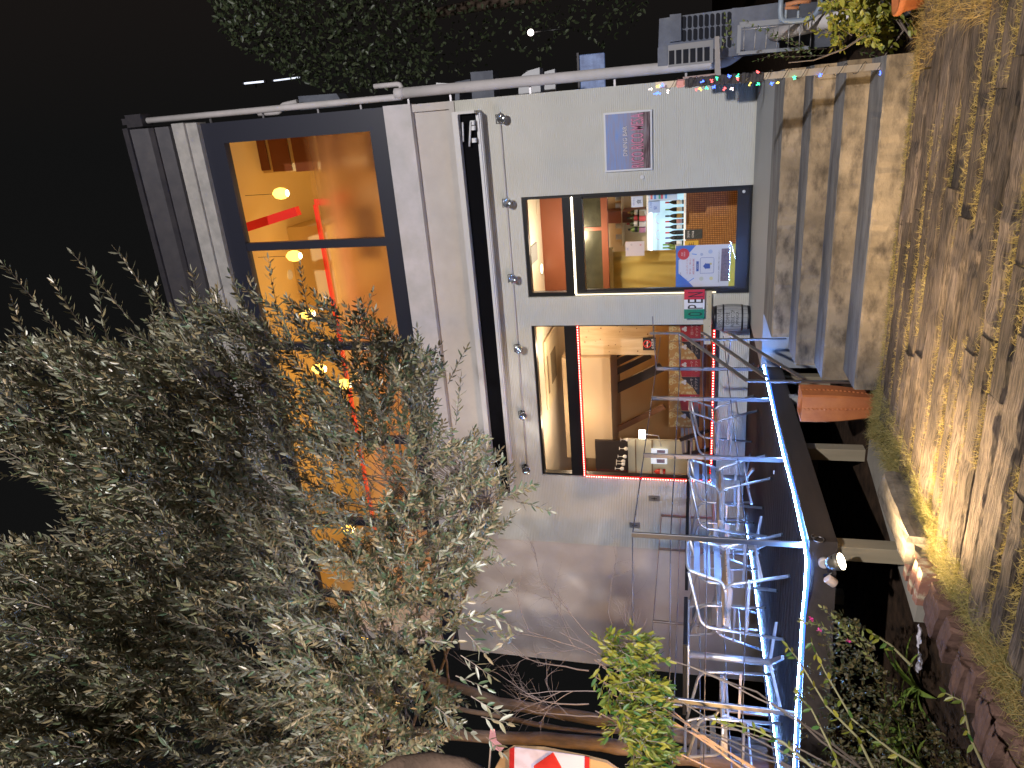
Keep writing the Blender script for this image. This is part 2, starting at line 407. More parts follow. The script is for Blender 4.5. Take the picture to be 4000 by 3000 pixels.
# band with recessed panel above the awning, then the projecting slab edge
MB().box((-6.1, YF-.02, 3.55), (XR, YF+.16, 3.62)).box((-6.1, YF+.03, 3.62), (XR-.09, YF+.16, 4.10)).box((XR-.09, YF-.02, 3.62), (XR, YF+.16, 4.10)).build('recessed_band', m_smooth, bld)
MB().box((-6.1, YF-.07, 4.10), (XR+.01, YF+.16, 4.46)).build('slab_edge', m_fascia, bld)
# upper storey: frame, window panes, cornice, roof
UP = MB()
UP.box((-8.4, YF+.02, 4.463), (XR, YF+.14, 4.72)).box((-8.4, YF+.02, 6.86), (XR, YF+.14, 7.16)).box((-.10, YF+.02, 4.72), (XR, YF+.14, 6.86))
upf = UP.build('upper_window_frame', m_frame, bld)
for x in (-1.51, -3.0, -4.5, -6.0, -7.5): MB().box((x-.055, YF+.03, 4.72), (x+.055, YF+.12, 6.86)).build('mullion', m_frame, upf)
gp = MB()
xe = [-.10, -1.455, -1.565, -2.945, -3.055, -4.445, -4.555, -5.945, -6.055, -7.445]
for a, b in zip(xe[0::2], xe[1::2]): gp.quad((a, YF+.08, 4.72), (b, YF+.08, 4.72), (b, YF+.08, 6.86), (a, YF+.08, 6.86))
gp.build('pane', glass(), upf)
fz = MB()
fz.quad((-.10, YF+.10, 0), (-7.4, YF+.10, 0), (-7.4, YF+.10, 2.14), (-.10, YF+.10, 2.14))
fz.v = [(x, y, z+4.72) for x, y, z in fz.v]
FROST_Z = 5.62-(-.62)
fz.build('frosted_film', frosted(), upf)
MB().box((-8.45, YF-.06, 7.16), (XR+.02, YF+.14, 7.33)).box((-8.45, YF-.10, 7.333), (XR+.03, YF+.14, 7.52)).build('cornice', mat('rough_cornice', (.46, .44, .41), rough=.9, col2=(.34, .33, .31), ns=6, bump=.5, bs=30), bld)
rf = MB(); rf.prism([(-8.6, YF-.16, 7.523), (-8.6, YF+.2, 7.523), (-8.6, YF+.4, 8.02), (-8.6, YF-.30, 8.02)], (8.6+XR, 0, 0))
rf.box((-8.6, YF-.34, 8.02), (XR+.02, YF+6, 8.10)); rf.box((-8.6, YF-.24, 7.70), (XR-.0, YF-.12, 7.78))
rf.build('roof', m_roof, bld)
# side wall (right) and back / inner shell
MB().box((XR-.16, YF+.16, -.62), (XR, YF+6, 7.52)).build('gable_wall', m_smooth, bld)
m_inner = mat('inner_wall', (.62, .50, .32), rough=.85)
MB().box((-8.4, YF+4.6, -.62), (XR-.16, YF+4.8, 3.0)).build('inner_wall', m_orange, bld)
m_up = mat('upper_inner_wall', (.74, .55, .24), rough=.9)
MB().box((-8.4, YF+3.6, 4.2), (XR-.16, YF+3.7, 7.44)).build('upper_inner_wall', m_up, bld)
MB().box((-8.45, YF+.14, -.62), (-8.3, YF+6, 7.52)).build('far_wall', m_smooth, bld)
MB().box((-8.3, YF+.16, 4.10), (XR-.16, YF+5, 4.40)).build('upper_floor', m_up, bld)
m_ceil = mat('cream_ceiling', (.74, .66, .52), rough=.85)
MB().box((-8.3, YF+.17, 2.86), (XR-.16, YF+4.6, 2.95)).build('ceiling', m_ceil, bld)
MB().box((-8.3, YF+.145, 7.44), (XR-.16, YF+3.6, 7.50)).build('upper_ceiling', m_up, bld)
MB().box((-8.3, YF+.16, -.05), (XR-.16, YF+4.6, .02)).build('floor', mat('brown_floor', (.20, .11, .06), rough=.5), bld)

# door: transom, head bar, sliding leaf
dr = MB()
X0, X1 = DOOR[0]+.002, DOOR[1]-.002
dr.box((X0, YF+.03, .032), (X0+.05, YF+.13, 2.795)).box((X1-.035, YF+.03, .032), (X1, YF+.13, 2.795)).box((X0+.05, YF+.03, 2.75), (X1-.035, YF+.13, 2.795)).box((X0+.05, YF+.02, 2.04), (X1-.035, YF+.13, 2.29)).box((X0+.05, YF+.03, .033), (X1-.035, YF+.13, .055))
dfr = dr.build('door_frame', m_black, bld)
leaf = MB(); leaf.box((X0+.05, YF+.05, .057), (X1-.035, YF+.10, .20)).box((X1-.06, YF+.05, .20), (X1-.035, YF+.10, 2.04)).box((X0+.05, YF+.05, .20), (X0+.075, YF+.10, 2.04))
lf = leaf.build('sliding_door', mat('door_rail_metal', (.06, .055, .055), rough=.3, metal=.7), bld)
MB().quad((X0+.075, YF+.075, .20), (X1-.06, YF+.075, .20), (X1-.06, YF+.075, 2.04), (X0+.075, YF+.075, 2.04)).quad((X0+.05, YF+.08, 2.29), (X1-.035, YF+.08, 2.29), (X1-.035, YF+.08, 2.75), (X0+.05, YF+.08, 2.75)).build('door_pane', glass(), lf)
MB().lathe((X1-.075, YF+.05, .13), [(.018, 0), (.018, .012), (.006, .013)], 16, 'Y', Matrix.Scale(-1, 3, (0, 1, 0))).build('lock', m_white, lf)
# big window: transom bar, frame, panes, sill
wf = MB(); a, b, c, d = WIN[0]+.002, WIN[1]-.002, WIN[2]+.001, WIN[3]-.002
wf.box((a, YF+.03, c), (a+.025, YF+.13, d)).box((b-.02, YF+.03, c), (b, YF+.13, d)).box((a+.025, YF+.03, d-.035), (b-.02, YF+.13, d)).box((a+.025, YF+.02, 2.16), (b-.02, YF+.13, 2.35)).box((a+.025, YF+.03, c), (b-.02, YF+.13, c+.035))
wfo = wf.build('window_frame', m_black, bld)
MB().quad((a+.025, YF+.08, c+.035), (b-.02, YF+.08, c+.035), (b-.02, YF+.08, 2.16), (a+.025, YF+.08, 2.16)).quad((a+.025, YF+.08, 2.35), (b-.02, YF+.08, 2.35), (b-.02, YF+.08, d-.035), (a+.025, YF+.08, d-.035)).build('window_pane', glass(), wfo)
MB().box((a, YF-.02, .365), (b, YF+.16, .415)).build('window_sill', m_black, bld)
# small vents on the wall
for k, (x, z) in enumerate([(-5.25, 1.19), (-5.71, 1.47)]):
    v = MB(); v.box((x-.045, YF-.012, z-.075), (x+.045, YF-.001, z+.075))
    vo = thing('outlet_cover', ['small steel outlet cover on the ribbed wall, the one nearer the big window', 'small steel outlet cover on the ribbed wall, the higher one near the corner'][k], 'outlet cover', (x, YF, z), 'outlet covers left of the big window')
    v.build('plate', m_alu, vo); MB().box((x-.004, YF-.016, z-.04), (x+.004, YF-.0125, z+.04)).box((x-.018, YF-.0163, z-.005), (x+.018, YF-.0127, z+.005)).build('slot', m_black, vo)
dbl = MB().lathe((-.86, YF-.03, 1.30), [(.022, 0), (.022, .02), (.012, .03)], 14, 'Y'); tag(dbl.build('door_buzzer', m_white), 'small pale round door buzzer on the ribbed wall below the framed sign', 'door buzzer')

# awning cassette under the band
aw = thing('awning_cassette', 'long retracted awning box with dark slot under the upper floor band', 'awning', (-2.5, 8.75, 3.2))
AX0, AX1 = -5.2, .04
MB().box((AX0, 8.60, 3.43), (AX1, YF-.025, 3.50)).box((AX1-.03, 8.60, 3.22), (AX1, YF-.001, 3.43)).box((AX0, 8.60, 3.22), (AX0+.03, YF-.001, 3.43)).build('housing', mat('cream_housing', (.62, .6, .57), rough=.5), aw)
MB().box((AX0+.03, 8.70, 3.245), (AX1-.03, YF-.002, 3.43)).build('slot', mat('slot_black', (.004, .004, .005), rough=.9, spec=.1), aw)
MB().box((AX0+.03, 8.72, 3.185), (AX1-.03, 8.80, 3.24)).box((AX0+.03, 8.70, 3.20), (AX1-.03, 8.7195, 3.215)).build('front_bar', m_white, aw)
br = MB()
for x in (-.10, -.16, -.30): br.box((x-.02, 8.63, 3.243), (x+.03, 8.695, 3.29))
br.tube([(-.08, 8.62, 3.28), (-.36, 8.64, 3.33)], .012, 6).tube([(-.08, 8.62, 3.38), (-.3, 8.64, 3.40)], .01, 6)
br.build('arm_bracket', m_white, aw)

# spotlights on a conduit
cd = MB().tube([(.0, YF-.02, 2.985), (-4.95, YF-.02, 2.995)], .011, 6)
tag(cd.build('conduit', m_fascia), 'thin pale conduit running along the wall under the awning box', 'conduit')
PL = [(-.08, 2.96), (-1.07, 2.965), (-2.03, 2.975), (-2.99, 2.97), (-3.97, 2.985), (-4.82, 3.0)]
ordn = ['first', 'second', 'third', 'fourth', 'fifth', 'sixth']
m_lens = mat('lamp_lens', (.75, .8, .85), rough=.12, metal=.9)
def make_spot(x, z, k):
    t = thing('wall_spotlight', '%s black spotlight from the right on the conduit under the awning' % ordn[k], 'spotlight', (x, YF-.03, z), 'black spotlights on the conduit')
    rot = Matrix.Rotation(radians(28), 3, 'X') @ Matrix.Rotation(radians(-12), 3, 'Z')
    dn = rot @ Vector((0, -1, 0)); c = Vector((x, YF-.06, z+.02))
    MB().lathe((x, YF-.028, z+.015), [(.035, -.002), (.035, .026)], 16, 'Y').tube([(x-.045, YF-.035, z+.02), (x-.05, YF-.09, z+.055), (x+.05, YF-.09, z+.055), (x+.045, YF-.035, z+.02)], .006, 6).build('bracket', m_black, t)
    h = MB(); R = Vector((0, 1, 0)).rotation_difference(Vector((.1, -1, -.42)).normalized()).to_matrix()
    h.lathe(c, [(.03, 0), (.042, .03), (.048, .09)], 18, 'Y', R); h.build('housing', m_black, t)
    e = MB(); e.lathe(c, [(.048, .091), (.056, .095), (.056, .115), (.046, .115), (.030, .108), (.012, .1)], 18, 'Y', R); e.build('lens_ring', m_lens, t)
    return t
for k, (x, z) in enumerate(PL): make_spot(x, z, k)

# framed sign
sg = thing('framed_sign', 'white framed sign with pink script lettering on a wooden plank picture', 'sign', (-.445, YF-.01, 1.45))
sx0, sx1, sz0, sz1 = -.78, -.11, 1.175, 1.735
MB().box((sx0, YF-.035, sz0), (sx1, YF-.002, sz1), .004).build('frame', m_white, sg)
m_pic = bpy.data.materials.new('plank_picture'); m_pic.use_nodes = True; t = m_pic.node_tree; b = t.nodes['Principled BSDF']; b.inputs['Roughness'].default_value = .25
tc = t.nodes.new('ShaderNodeTexCoord'); sp = t.nodes.new('ShaderNodeSeparateXYZ'); mr = t.nodes.new('ShaderNodeMapRange'); rp = t.nodes.new('ShaderNodeValToRGB')
mp = t.nodes.new('ShaderNodeMapping'); mp.inputs['Scale'].default_value = (2.2, 1, 26); nz = t.nodes.new('ShaderNodeTexNoise'); nz.inputs['Scale'].default_value = 2; nz.inputs['Detail'].default_value = 6
t.links.new(tc.outputs['Object'], sp.inputs[0]); t.links.new(tc.outputs['Object'], mp.inputs[0]); t.links.new(mp.outputs[0], nz.inputs[0])
t.links.new(sp.outputs['Z'], mr.inputs[0]); mr.inputs[1].default_value = .06; mr.inputs[2].default_value = -.52
mm = t.nodes.new('ShaderNodeMath'); mm.operation = 'MULTIPLY_ADD'; mm.inputs[1].default_value = .75; t.links.new(nz.outputs[0], mm.inputs[0]); t.links.new(mr.outputs[0], mm.inputs[2]); t.links.new(mm.outputs[0], rp.inputs[0])
cr = rp.color_ramp; cr.elements[0].position = .1; cr.elements[0].color = (.12, .30, .75, 1); cr.elements[1].position = 1; cr.elements[1].color = (.03, .02, .025, 1)
for p_, c_ in ((.32, (.26, .34, .58)), (.55, (.33, .30, .38)), (.78, (.26, .20, .20)), (.92, (.10, .06, .07))):
    e = cr.elements.new(p_); e.color = (*c_, 1)
t.links.new(rp.outputs[0], b.inputs['Base Color'])
MB().quad((sx0+.022, YF-.0365, sz0+.022), (sx1-.022, YF-.0365, sz0+.022), (sx1-.022, YF-.0365, sz1-.022), (sx0+.022, YF-.0365, sz1-.022)).build('picture', m_pic, sg)
m_pink = mat('pink_lettering', (.72, .16, .28), rough=.4); m_pale = mat('pale_lettering', (.75, .68, .66), rough=.4); m_ink = mat('black_ink', (.012, .012, .014), rough=.5)
tx = MB(); put_text(tx, 'DINING BAR', (-.435, YF-.0385, 1.485), .1, fitw=.33, fith=.05); tx.build('top_lettering', m_ink, sg)
tx = MB(); put_text(tx, 'DINING BAR', (-.439, YF-.0395, 1.489), .1, fitw=.33, fith=.05); tx.build('top_lettering', m_pale, sg)
tx = MB(); put_text(tx, 'RICO RICO MESA', (-.44, YF-.0385, 1.345), .1, fitw=.60, fith=.15, bold=.02); tx.build('lettering', mat('dark_red_shadow', (.22, .06, .10), rough=.5), sg)
tx = MB(); put_text(tx, 'RICO RICO MESA', (-.443, YF-.0395, 1.348), .1, fitw=.60, fith=.145); tx.build('lettering', mat('soft_pink_lettering', (.66, .22, .34), rough=.4), sg)

# LED lines: warm white round the door, red round the window
m_ledw = emitter('warm_diodes', (1.0, .86, .66), 24); m_ledr = emitter('red_diodes', (1.0, .02, .02), 5); m_ledrc = emitter('red_diode_core', (1.0, .30, .22), 14)
ld = thing('door_light_strip', 'warm white light strip round the top and left side of the glass door', 'light strip', (-1.7, YF, 2.1))
MB().bar((-1.05, YF+.008, 2.165), (-2.27, YF+.008, 2.165), .014, .030).bar((-2.285, YF-.004, 2.17), (-2.285, YF-.004, .42), .030, .014).build('tube', mat('clear_tube', (.8, .75, .6), rough=.3, emit=(1, .85, .6), es=.9), ld)
dd = MB()
n = 70
for i in range(n): x = -1.055-1.215*i/(n-1); dd.obox((x, YF+.002, 2.165), (.009, .007, .008))
n = 100
for i in range(n): z = 2.155-1.72*i/(n-1); dd.obox((-2.285, YF-.014, z), (.008, .007, .009))
dd.build('diodes', m_ledw, ld)
lr = thing('window_light_strip', 'red dotted light strip framing the top, left and bottom of the big window', 'light strip', (-3.8, YF, 1.2))
ro = MB(); ro.bar((-2.71, YF+.012, 2.165), (-4.93, YF+.012, 2.165), .02, .034); ro.bar((-4.935, YF+.0, 2.16), (-4.935, YF+.0, .46), .034, .014); ro.bar((-2.66, YF-.02, .43), (-4.93, YF-.02, .43), .02, .034)
ro.build('tube', mat('red_tube', (.30, .01, .01), rough=.3, emit=(1, .015, .02), es=.45), lr)
d1 = MB(); d2 = MB()
def dot(p, ax):
    p = Vector(p); d2.lathe(p+Vector((0, -.004, 0)), [(.003, -.004), (.0125, -.003), (.0125, 0), (.003, .002)], 8, 'Y'); d1.lathe(p+Vector((0, -.011, 0)), [(.002, -.003), (.0075, -.002), (.002, .002)], 6, 'Y')
n = 62
for i in range(n): dot((-2.72-2.2*i/(n-1), YF-.004, 2.165), 0)
n = 50
for i in range(n): dot((-4.935, YF-.014, 2.13-1.68*i/(n-1)), 1)
n = 60
for i in range(n): dot((-2.70-2.2*i/(n-1), YF-.034, .43), 0)
d2.build('diodes', m_ledr, lr); d1.build('diode_cores', m_ledrc, lr)

# cream plank on the wall, OPEN sign, barrel
pk = MB(); pk.box((-2.95, YF-.05, .468), (-2.265, YF-.002, .562), .003)
pko = thing('cream_plank', 'cream wooden plank with nail heads fixed to the wall under the open sign', 'plank', (-2.6, YF, .47))
pk.build('board', mat('cream_board', (.62, .56, .40), rough=.6, col2=(.55, .48, .32), ns=3, stretch=(1, 6, 6)), pko)
for i in range(7): MB().lathe((-2.33-.095*i, YF-.053, .515+random.uniform(-.03, .03)), [(.004, 0), (.004, .003)], 6, 'Y').build('nail_head', m_black, pko)
op = thing('open_sign', 'green white and red tricolour open sign standing on the cream plank', 'sign', (-2.44, 8.8, .56))
oy = 8.80
c0 = [Yp(2672, 1134, oy), Yp(2754, 1130, oy), Yp(2673, 1246, oy), Yp(2750, 1244, oy)]
ox0, ox1, oz0, oz1 = (c0[2].x+c0[3].x)/2, (c0[0].x+c0[1].x)/2, (c0[1].z+c0[3].z)/2, (c0[0].z+c0[2].z)/2
w3 = (ox1-ox0)/3
for i, (nm, cc) in enumerate((('green_panel', (.0, .24, .14)), ('white_panel', (.80, .82, .88)), ('red_panel', (.62, .02, .05)))):
    MB().box((ox0+w3*i, oy, oz0), (ox0+w3*(i+1), oy+.015, oz1)).build(nm, mat(nm+'_paint', cc, rough=.35), op)
tx = MB(); 
for ch, fx in (('O', .165), ('P', .42), ('E', .62), ('N', .835)): put_text(tx, ch, (ox0+(ox1-ox0)*fx, oy-.002, oz0+(oz1-oz0)*.45), .1, fitw=.052 if ch != 'N' else .062, fith=(oz1-oz0)*.74)
tx.build('lettering', m_ink, op)
# barrel
m_bar = mat('grey_barrel_staves', (.42, .43, .43), rough=.7, col2=(.30, .31, .32), ns=5, stretch=(6, 6, .7), bump=.3, bs=12)
BX, BY = -2.535, 8.62
brl = thing('coffee_barrel', 'small grey wooden coffee barrel with black hoops and stencilled words beside the door', 'barrel', (BX, BY, .03))
prof = lambda z: .135+.030*(1-((z-.215)/.215)**2)
b_ = MB(); b_.lathe((BX, BY, .03), [(prof(.43*i/16), .43*i/16) for i in range(17)], 40); b_.build('body', m_bar, brl)
sv = MB()
for k in range(18):
    th = 2*pi*k/18+.1
    sv.tube([(BX+(prof(.43*i/8)+.0005)*cos(th), BY+(prof(.43*i/8)+.0005)*sin(th), .03+.43*i/8) for i in range(9)], .0018, 3, False)
sv.build('stave_gaps', m_ink, brl)
for z0, z1 in ((.0, .035), (.085, .105), (.30, .32), (.385, .43)):
    hp = MB(); hp.lathe((BX, BY, .03), [(prof(z0)+.001, z0), (prof(z0)+.004, z0+.001), (prof(z1)+.004, z1-.001), (prof(z1)+.001, z1)], 40)
    hp.build('hoop', mat('black_hoop', (.03, .03, .035), rough=.4, metal=.6), brl)
lt = MB()
for s_, zz, wd_, hh in (('BLUE MOUNTAIN', .353, .25, .05), ('COFFEE', .262, .15, .042), ('PRODUCT OF', .205, .21, .042), ('JAMAICA', .148, .17, .042)):
    vs, fs = text_geo(s_, 1); xs_ = [v[0] for v in vs]; ys_ = [v[1] for v in vs]; W_ = max(xs_)-min(xs_); H_ = max(ys_)-min(ys_); cx = (max(xs_)+min(xs_))/2; cy = (max(ys_)+min(ys_))/2
    out = []
    for x, y in vs:
        zz2 = zz+(y-cy)/H_*hh; rr = prof(zz2)+.0025; th = -pi/2+.22+(x-cx)/W_*wd_/rr
        out.append((BX+rr*cos(th), BY+rr*sin(th), .03+zz2))
    lt.add(out, fs)
lt.build('stencil_lettering', m_ink, brl)
# downpipe and brackets on the corner
dp = thing('drain_pipe', 'pale grey drain pipe with hopper running down the right corner of the building', 'pipe', (.30, 8.95, 0))
MB().tube(fillet([(.27, 8.9, 8.0), (.27, 8.9, 4.55), (.27, 8.9, 4.4), (.27, 8.9, 4.22)], .1), .04, 12).build('upper_pipe', m_fascia, dp)
MB().tube(fillet([(.31, 8.9, 4.26), (.31, 8.9, .36), (.44, 8.8, .18), (.44, 8.5, .10)], .14), .062, 14).tube([(.31, 8.9, 4.18), (.31, 8.9, 4.3)], .066, 12).tube(fillet([(.31, 8.96, 4.24), (.42, 8.98, 4.24), (.42, 8.98, 4.6)], .08), .03, 10).build('lower_pipe', m_fascia, dp)
MB().box((.20, 8.78, 7.95), (.36, 8.98, 8.20)).box((.24, 8.82, 8.20), (.32, 8.94, 8.30)).build('hopper', m_roof, dp)
bk = MB()
for z in (7.0, 6.2, 5.4, 4.8, 4.15, 3.6, 2.6, 1.6, .8): bk.box((.17, 8.93, z-.012), (.31, 8.95, z+.012))
bk.build('bracket', m_steel, dp)
MB().tube([(.47, 8.4, .2), (.45, 6.6, -.25), (.42, 5.9, -.45)], .06, 12).build('runoff_pipe', m_fascia, dp)
# ================================================================== INTERIOR, SEEN THROUGH THE GLASS
m_redwood = mat('red_brown_wood', (.22, .065, .03), rough=.45)
m_tan = mat('tan_shelf_wall', (.62, .44, .24), rough=.7)
m_glow = emitter('downlight_glow', (1.0, .80, .50), 8)
m_dish = mat('white_plates', (.75, .74, .72), rough=.3)
def on(Y, a, b):   # box corners from two photo pixels on plane Y -> (x0,x1,z0,z1)
    p, q = Yp(a[0], a[1], Y), Yp(b[0], b[1], Y); return min(p.x, q.x), max(p.x, q.x), min(p.z, q.z), max(p.z, q.z)
def c3(x, y): return (2250+x/4.148, 730+y/4.148)
# header beams inside
MB().box((-2.6, 10.3, 2.42), (-.1, 10.4, 2.86)).build('inner_beam', m_redwood, bld)
# downlights (discs on the ceiling)
for k, (tx_, ty_) in enumerate([(2115, 1050), (2137, 1470)]):
    p = Zp(tx_, ty_, 2.855)
    t = thing('ceiling_downlight', ['round lit downlight in the ceiling above the glass door', 'round lit downlight in the ceiling above the big window'][k], 'downlight', p)
    MB().lathe(p, [(.07, -.004), (.085, -.003), (.085, 0)], 20).build('rim', m_white, t); MB().lathe(p, [(.066, -.006), (.066, -.0045)], 20).build('lamp_disc', m_glow, t)
p = Zp(2085, 990, 2.85)
vt = MB().box((p.x-.12, p.y-.2, 2.84), (p.x+.12, p.y+.2, 2.858)); tag(vt.build('air_vent', mat('grey_vent', (.25, .26, .26), rough=.6)), 'grey square air vent in the ceiling seen through the door transom', 'air vent')
for k, q in enumerate([(2100, 815), (2123, 810), (2135, 1015)]):
    p = Zp(*q, 2.855); tag(MB().lathe(p, [(.05 if k else .1, -.006), (.05 if k else .1, 0)], 18).build('speaker_grille', m_ceil), ['wide round ceiling grille seen through the door transom', 'small round ceiling grille at the right end of the transom', 'small round ceiling grille beside the lit downlight'][k], 'ceiling grille')
# cooker hood (dark gloss) behind the door top
x0, x1, z0, z1 = on(9.9, c3(95, 150), c3(445, 1655))
hd = thing('range_hood', 'dark glossy double hood panel along the top of the bar', 'hood', (-1.7, 9.9, z0))
m_hood = mat('dark_gloss_panel', (.025, .024, .016), rough=.25, metal=.3, col2=(.10, .10, .06), ns=1.5)
xm = Yp(*c3(300, 680), 9.9).x
MB().box((x0-.2, 9.9, z0), (xm-.025, 9.93, z1)).box((xm+.025, 9.9, z0), (x1+.1, 9.93, z1)).build('panel', m_hood, hd)
MB().box((xm-.024, 9.89, z0), (xm+.024, 9.94, z1)).box((x0-.2, 9.89, z0-.09), (x1+.1, 9.96, z0-.001)).build('wooden_trim', m_redwood, hd)
# tan back wall with shelves
MB().box((-2.6, 10.9, .03), (XR-.17, 10.95, 2.4)).build('shelf_wall', m_tan, bld)
x0, x1, z0, z1 = on(10.6, c3(740, 130), c3(765, 940))
sh = thing('plate_shelf', 'pine shelf with stacks of white plates above the wine bottles', 'shelf', ((x0+x1)/2, 10.75, z0))
MB().box((x0, 10.45, z0), (x1, 10.9, z1)).build('board', m_pine, sh)
xa, xb, za, zb = on(10.6, c3(500, 400), c3(1120, 560))
MB().box((xa, 10.56, za-.02), (xb, 10.9, zb+.1)).build('red_post', m_redwood, bld)
xs_, _, zs_, _ = on(10.5, c3(765, 600), c3(765, 600))
for k, yy in enumerate((200, 320, 650, 830)):
    a = on(10.52, c3(625, yy-45), c3(735, yy+45)); t = MB(); cx = (a[0]+a[1])/2; r = (a[1]-a[0])/2
    nn = 8
    for i in range(nn): t.lathe((cx, 10.62, z1+.001+i*(a[3]-a[2])/nn), [(r*.5, 0), (r, .007), (r, .009)], 18)
    tag(t.build('plate_stack', m_dish), 'stack of white plates on the pine shelf, %s from the right' % ordn[k], 'plates', 'plate stacks on the shelf')
# wine bottles standing on boxes, right of the curtain
def bottle(name, label, cat, x, y, z, h, glasscol, cap, labc, group, r=None):
    t = thing(name, label, cat, (x, y, z), group); r = r or h*.13
    MB().lathe((x, y, z), [(r*.9, 0), (r, h*.03), (r, h*.55), (r*.8, h*.65), (r*.36, h*.76), (r*.34, h*.80)], 12).build('glass_body', mat('bottle_'+glasscol[0], glasscol[1], rough=.12, spec=.8), t)
    MB().lathe((x, y, z), [(r*.37, h*.80), (r*.40, h*.82), (r*.38, h)], 10).build('capsule', mat('capsule_'+cap[0], cap[1], rough=.4), t)
    MB().lathe((x, y, z), [(r*1.03, h*.14), (r*1.03, h*.42)], 12).build('paper_label', mat('label_'+labc[0], labc[1], rough=.6), t)
    return t
GR = ('olive', (.035, .05, .012)); DK = ('dark', (.01, .012, .01)); CLR = ('clear', (.30, .38, .40)); LG = ('light_green', (.16, .24, .05))
cream = ('cream', (.72, .66, .55)); red = ('red', (.55, .05, .05)); black = ('black', (.01, .01, .01)); white = ('white', (.78, .78, .76)); gold = ('gold', (.45, .28, .06)); purple = ('purple', (.2, .08, .16)); green_ = ('green', (.15, .40, .08)); blue_ = ('blue', (.10, .16, .45)); pinkl = ('pink', (.62, .35, .38))
for k, (yy, top, cap, lab, boxc) in enumerate([(425, 830, gold, cream, (.66, .62, .5)), (510, 815, black, red, (.66, .10, .10)), (605, 815, red, cream, (.60, .55, .5)), (700, 835, black, black, (.45, .2, .3))]):
    a = on(10.45, c3(top, yy-40), c3(1020, yy+40)); b = on(10.45, c3(1022, yy-42), c3(1120, yy+42)); cx = (a[0]+a[1])/2
    nm = ['gold capped', 'black capped', 'red capped', 'dark short'][k]
    bottle('wine_bottle', '%s wine bottle on the shelf above the lit cooler' % nm, 'wine bottle', cx, 10.5, b[3], a[3]-a[2], GR if k != 3 else LG, cap, lab, 'bottles on the upper shelf', r=.038)
    bx = MB().box((b[0]+.004, 10.44, b[2]), (b[1]-.004, 10.56, b[3]-.002)); cn = ['cream', 'red', 'beige', 'plum'][k]
    tag(bx.build('wine_box', mat('card_'+cn, boxc, rough=.7)), '%s gift box under a wine bottle on the upper shelf' % cn, 'box', 'boxes under the bottles')
# lit cooler
x0, x1, z0, z1 = on(10.3, c3(1140, 80), c3(1770, 1130))
fr = thing('bottle_cooler', 'brightly lit white glass fronted bottle cooler full of wine', 'cooler', ((x0+x1)/2, 10.4, z0))
MB().box((x0, 10.30, z0), (x1+.12, 10.33, z0+.025)).box((x0, 10.30, z1-.025), (x1+.12, 10.33, z1)).box((x0, 10.30, z0+.025), (x0+.025, 10.33, z1-.025)).build('rim', mat('cooler_rim', (.8, .8, .78), rough=.3, emit=(1, .97, .9), es=.35), fr)
MB().box((x0+.002, 10.7, z0), (x1+.12, 10.72, z1)).box((x0, 10.331, z0-.002), (x1+.12, 10.70, z0+.004)).build('back_panel', mat('cooler_back', (.5, .68, .8), rough=.4, emit=(.55, .85, 1.0), es=.42), fr)
tb = MB(); tb.tube([(x0+.08, 10.45, z1-.05), (x1, 10.45, z1-.05)], .014, 8); tb.build('lamp_tube', emitter('cooler_tube', (.85, .95, 1.0), 7), fr)
arc = MB()
for cxx in (.30, .55): arc.tube([(x0+(x1-x0)*cxx+.07*cos(a_), 10.55, z1-.16+.05*sin(a_)) for a_ in [pi*i/10 for i in range(11)]], .006, 6)
arc.build('wire_rack', m_white, fr)
bi = 0
for k, (yy, cap, gl, lab) in enumerate([(250, red, DK, white), (365, green_, DK, cream), (470, black, DK, gold), (560, red, DK, pinkl), (650, purple, DK, white), (740, red, DK, black), (825, blue_, DK, black), (905, purple, DK, white)]):
    a = on(10.42, c3(1400, yy-38), c3(1730, yy+38)); cx = (a[0]+a[1])/2
    bottle('cooler_bottle', '%s capped dark wine bottle with %s label in the lit cooler, %s from the right' % (cap[0], lab[0], (ordn+['seventh', 'eighth'])[k]), 'wine bottle', cx, 10.42, z0+.01, .27, gl, cap, lab, 'bottles in the lit cooler', r=.030)
for k, yy in enumerate((950, 1000)):
    a = on(10.42, c3(1400, yy-38), c3(1730, yy+38)); cx = (a[0]+a[1])/2
    bottle('cooler_bottle', ['green white wine bottle at the left end of the cooler row', 'pale green bottle leaning beside the poster in the cooler'][k], 'wine bottle', cx, 10.5, z0+.01, .31, LG, green_, cream, 'bottles in the lit cooler', r=.032)
# bar counter front with little orange tiles
m_tile = bpy.data.materials.new('orange_mosaic'); m_tile.use_nodes = True; t = m_tile.node_tree; b = t.nodes['Principled BSDF']; b.inputs['Roughness'].default_value = .35
tc = t.nodes.new('ShaderNodeTexCoord'); mp = t.nodes.new('ShaderNodeMapping'); mp.inputs['Rotation'].default_value = (radians(90), 0, 0); brk = t.nodes.new('ShaderNodeTexBrick')
t.links.new(tc.outputs['Object'], mp.inputs[0]); t.links.new(mp.outputs[0], brk.inputs[0]); brk.offset = 0; brk.inputs['Scale'].default_value = 1
for k_, v_ in (('Brick Width', .026), ('Row Height', .022), ('Mortar Size', .0035)): brk.inputs[k_].default_value = v_
brk.inputs['Color1'].default_value = (.62, .30, .09, 1); brk.inputs['Color2'].default_value = (.50, .22, .06, 1); brk.inputs['Mortar'].default_value = (.12, .04, .015, 1)
t.links.new(brk.outputs[0], b.inputs['Base Color'])
ct = thing('bar_counter', 'bar counter with small orange mosaic tiles behind the glass door', 'counter', (-1.3, 9.9, .03))
a = on(9.9, c3(1775, 60), c3(1775, 1640))
MB().box((-2.3, 9.9, .03), (-.2, 10.28, a[2]-.0)).build('tiled_front', m_tile, ct)
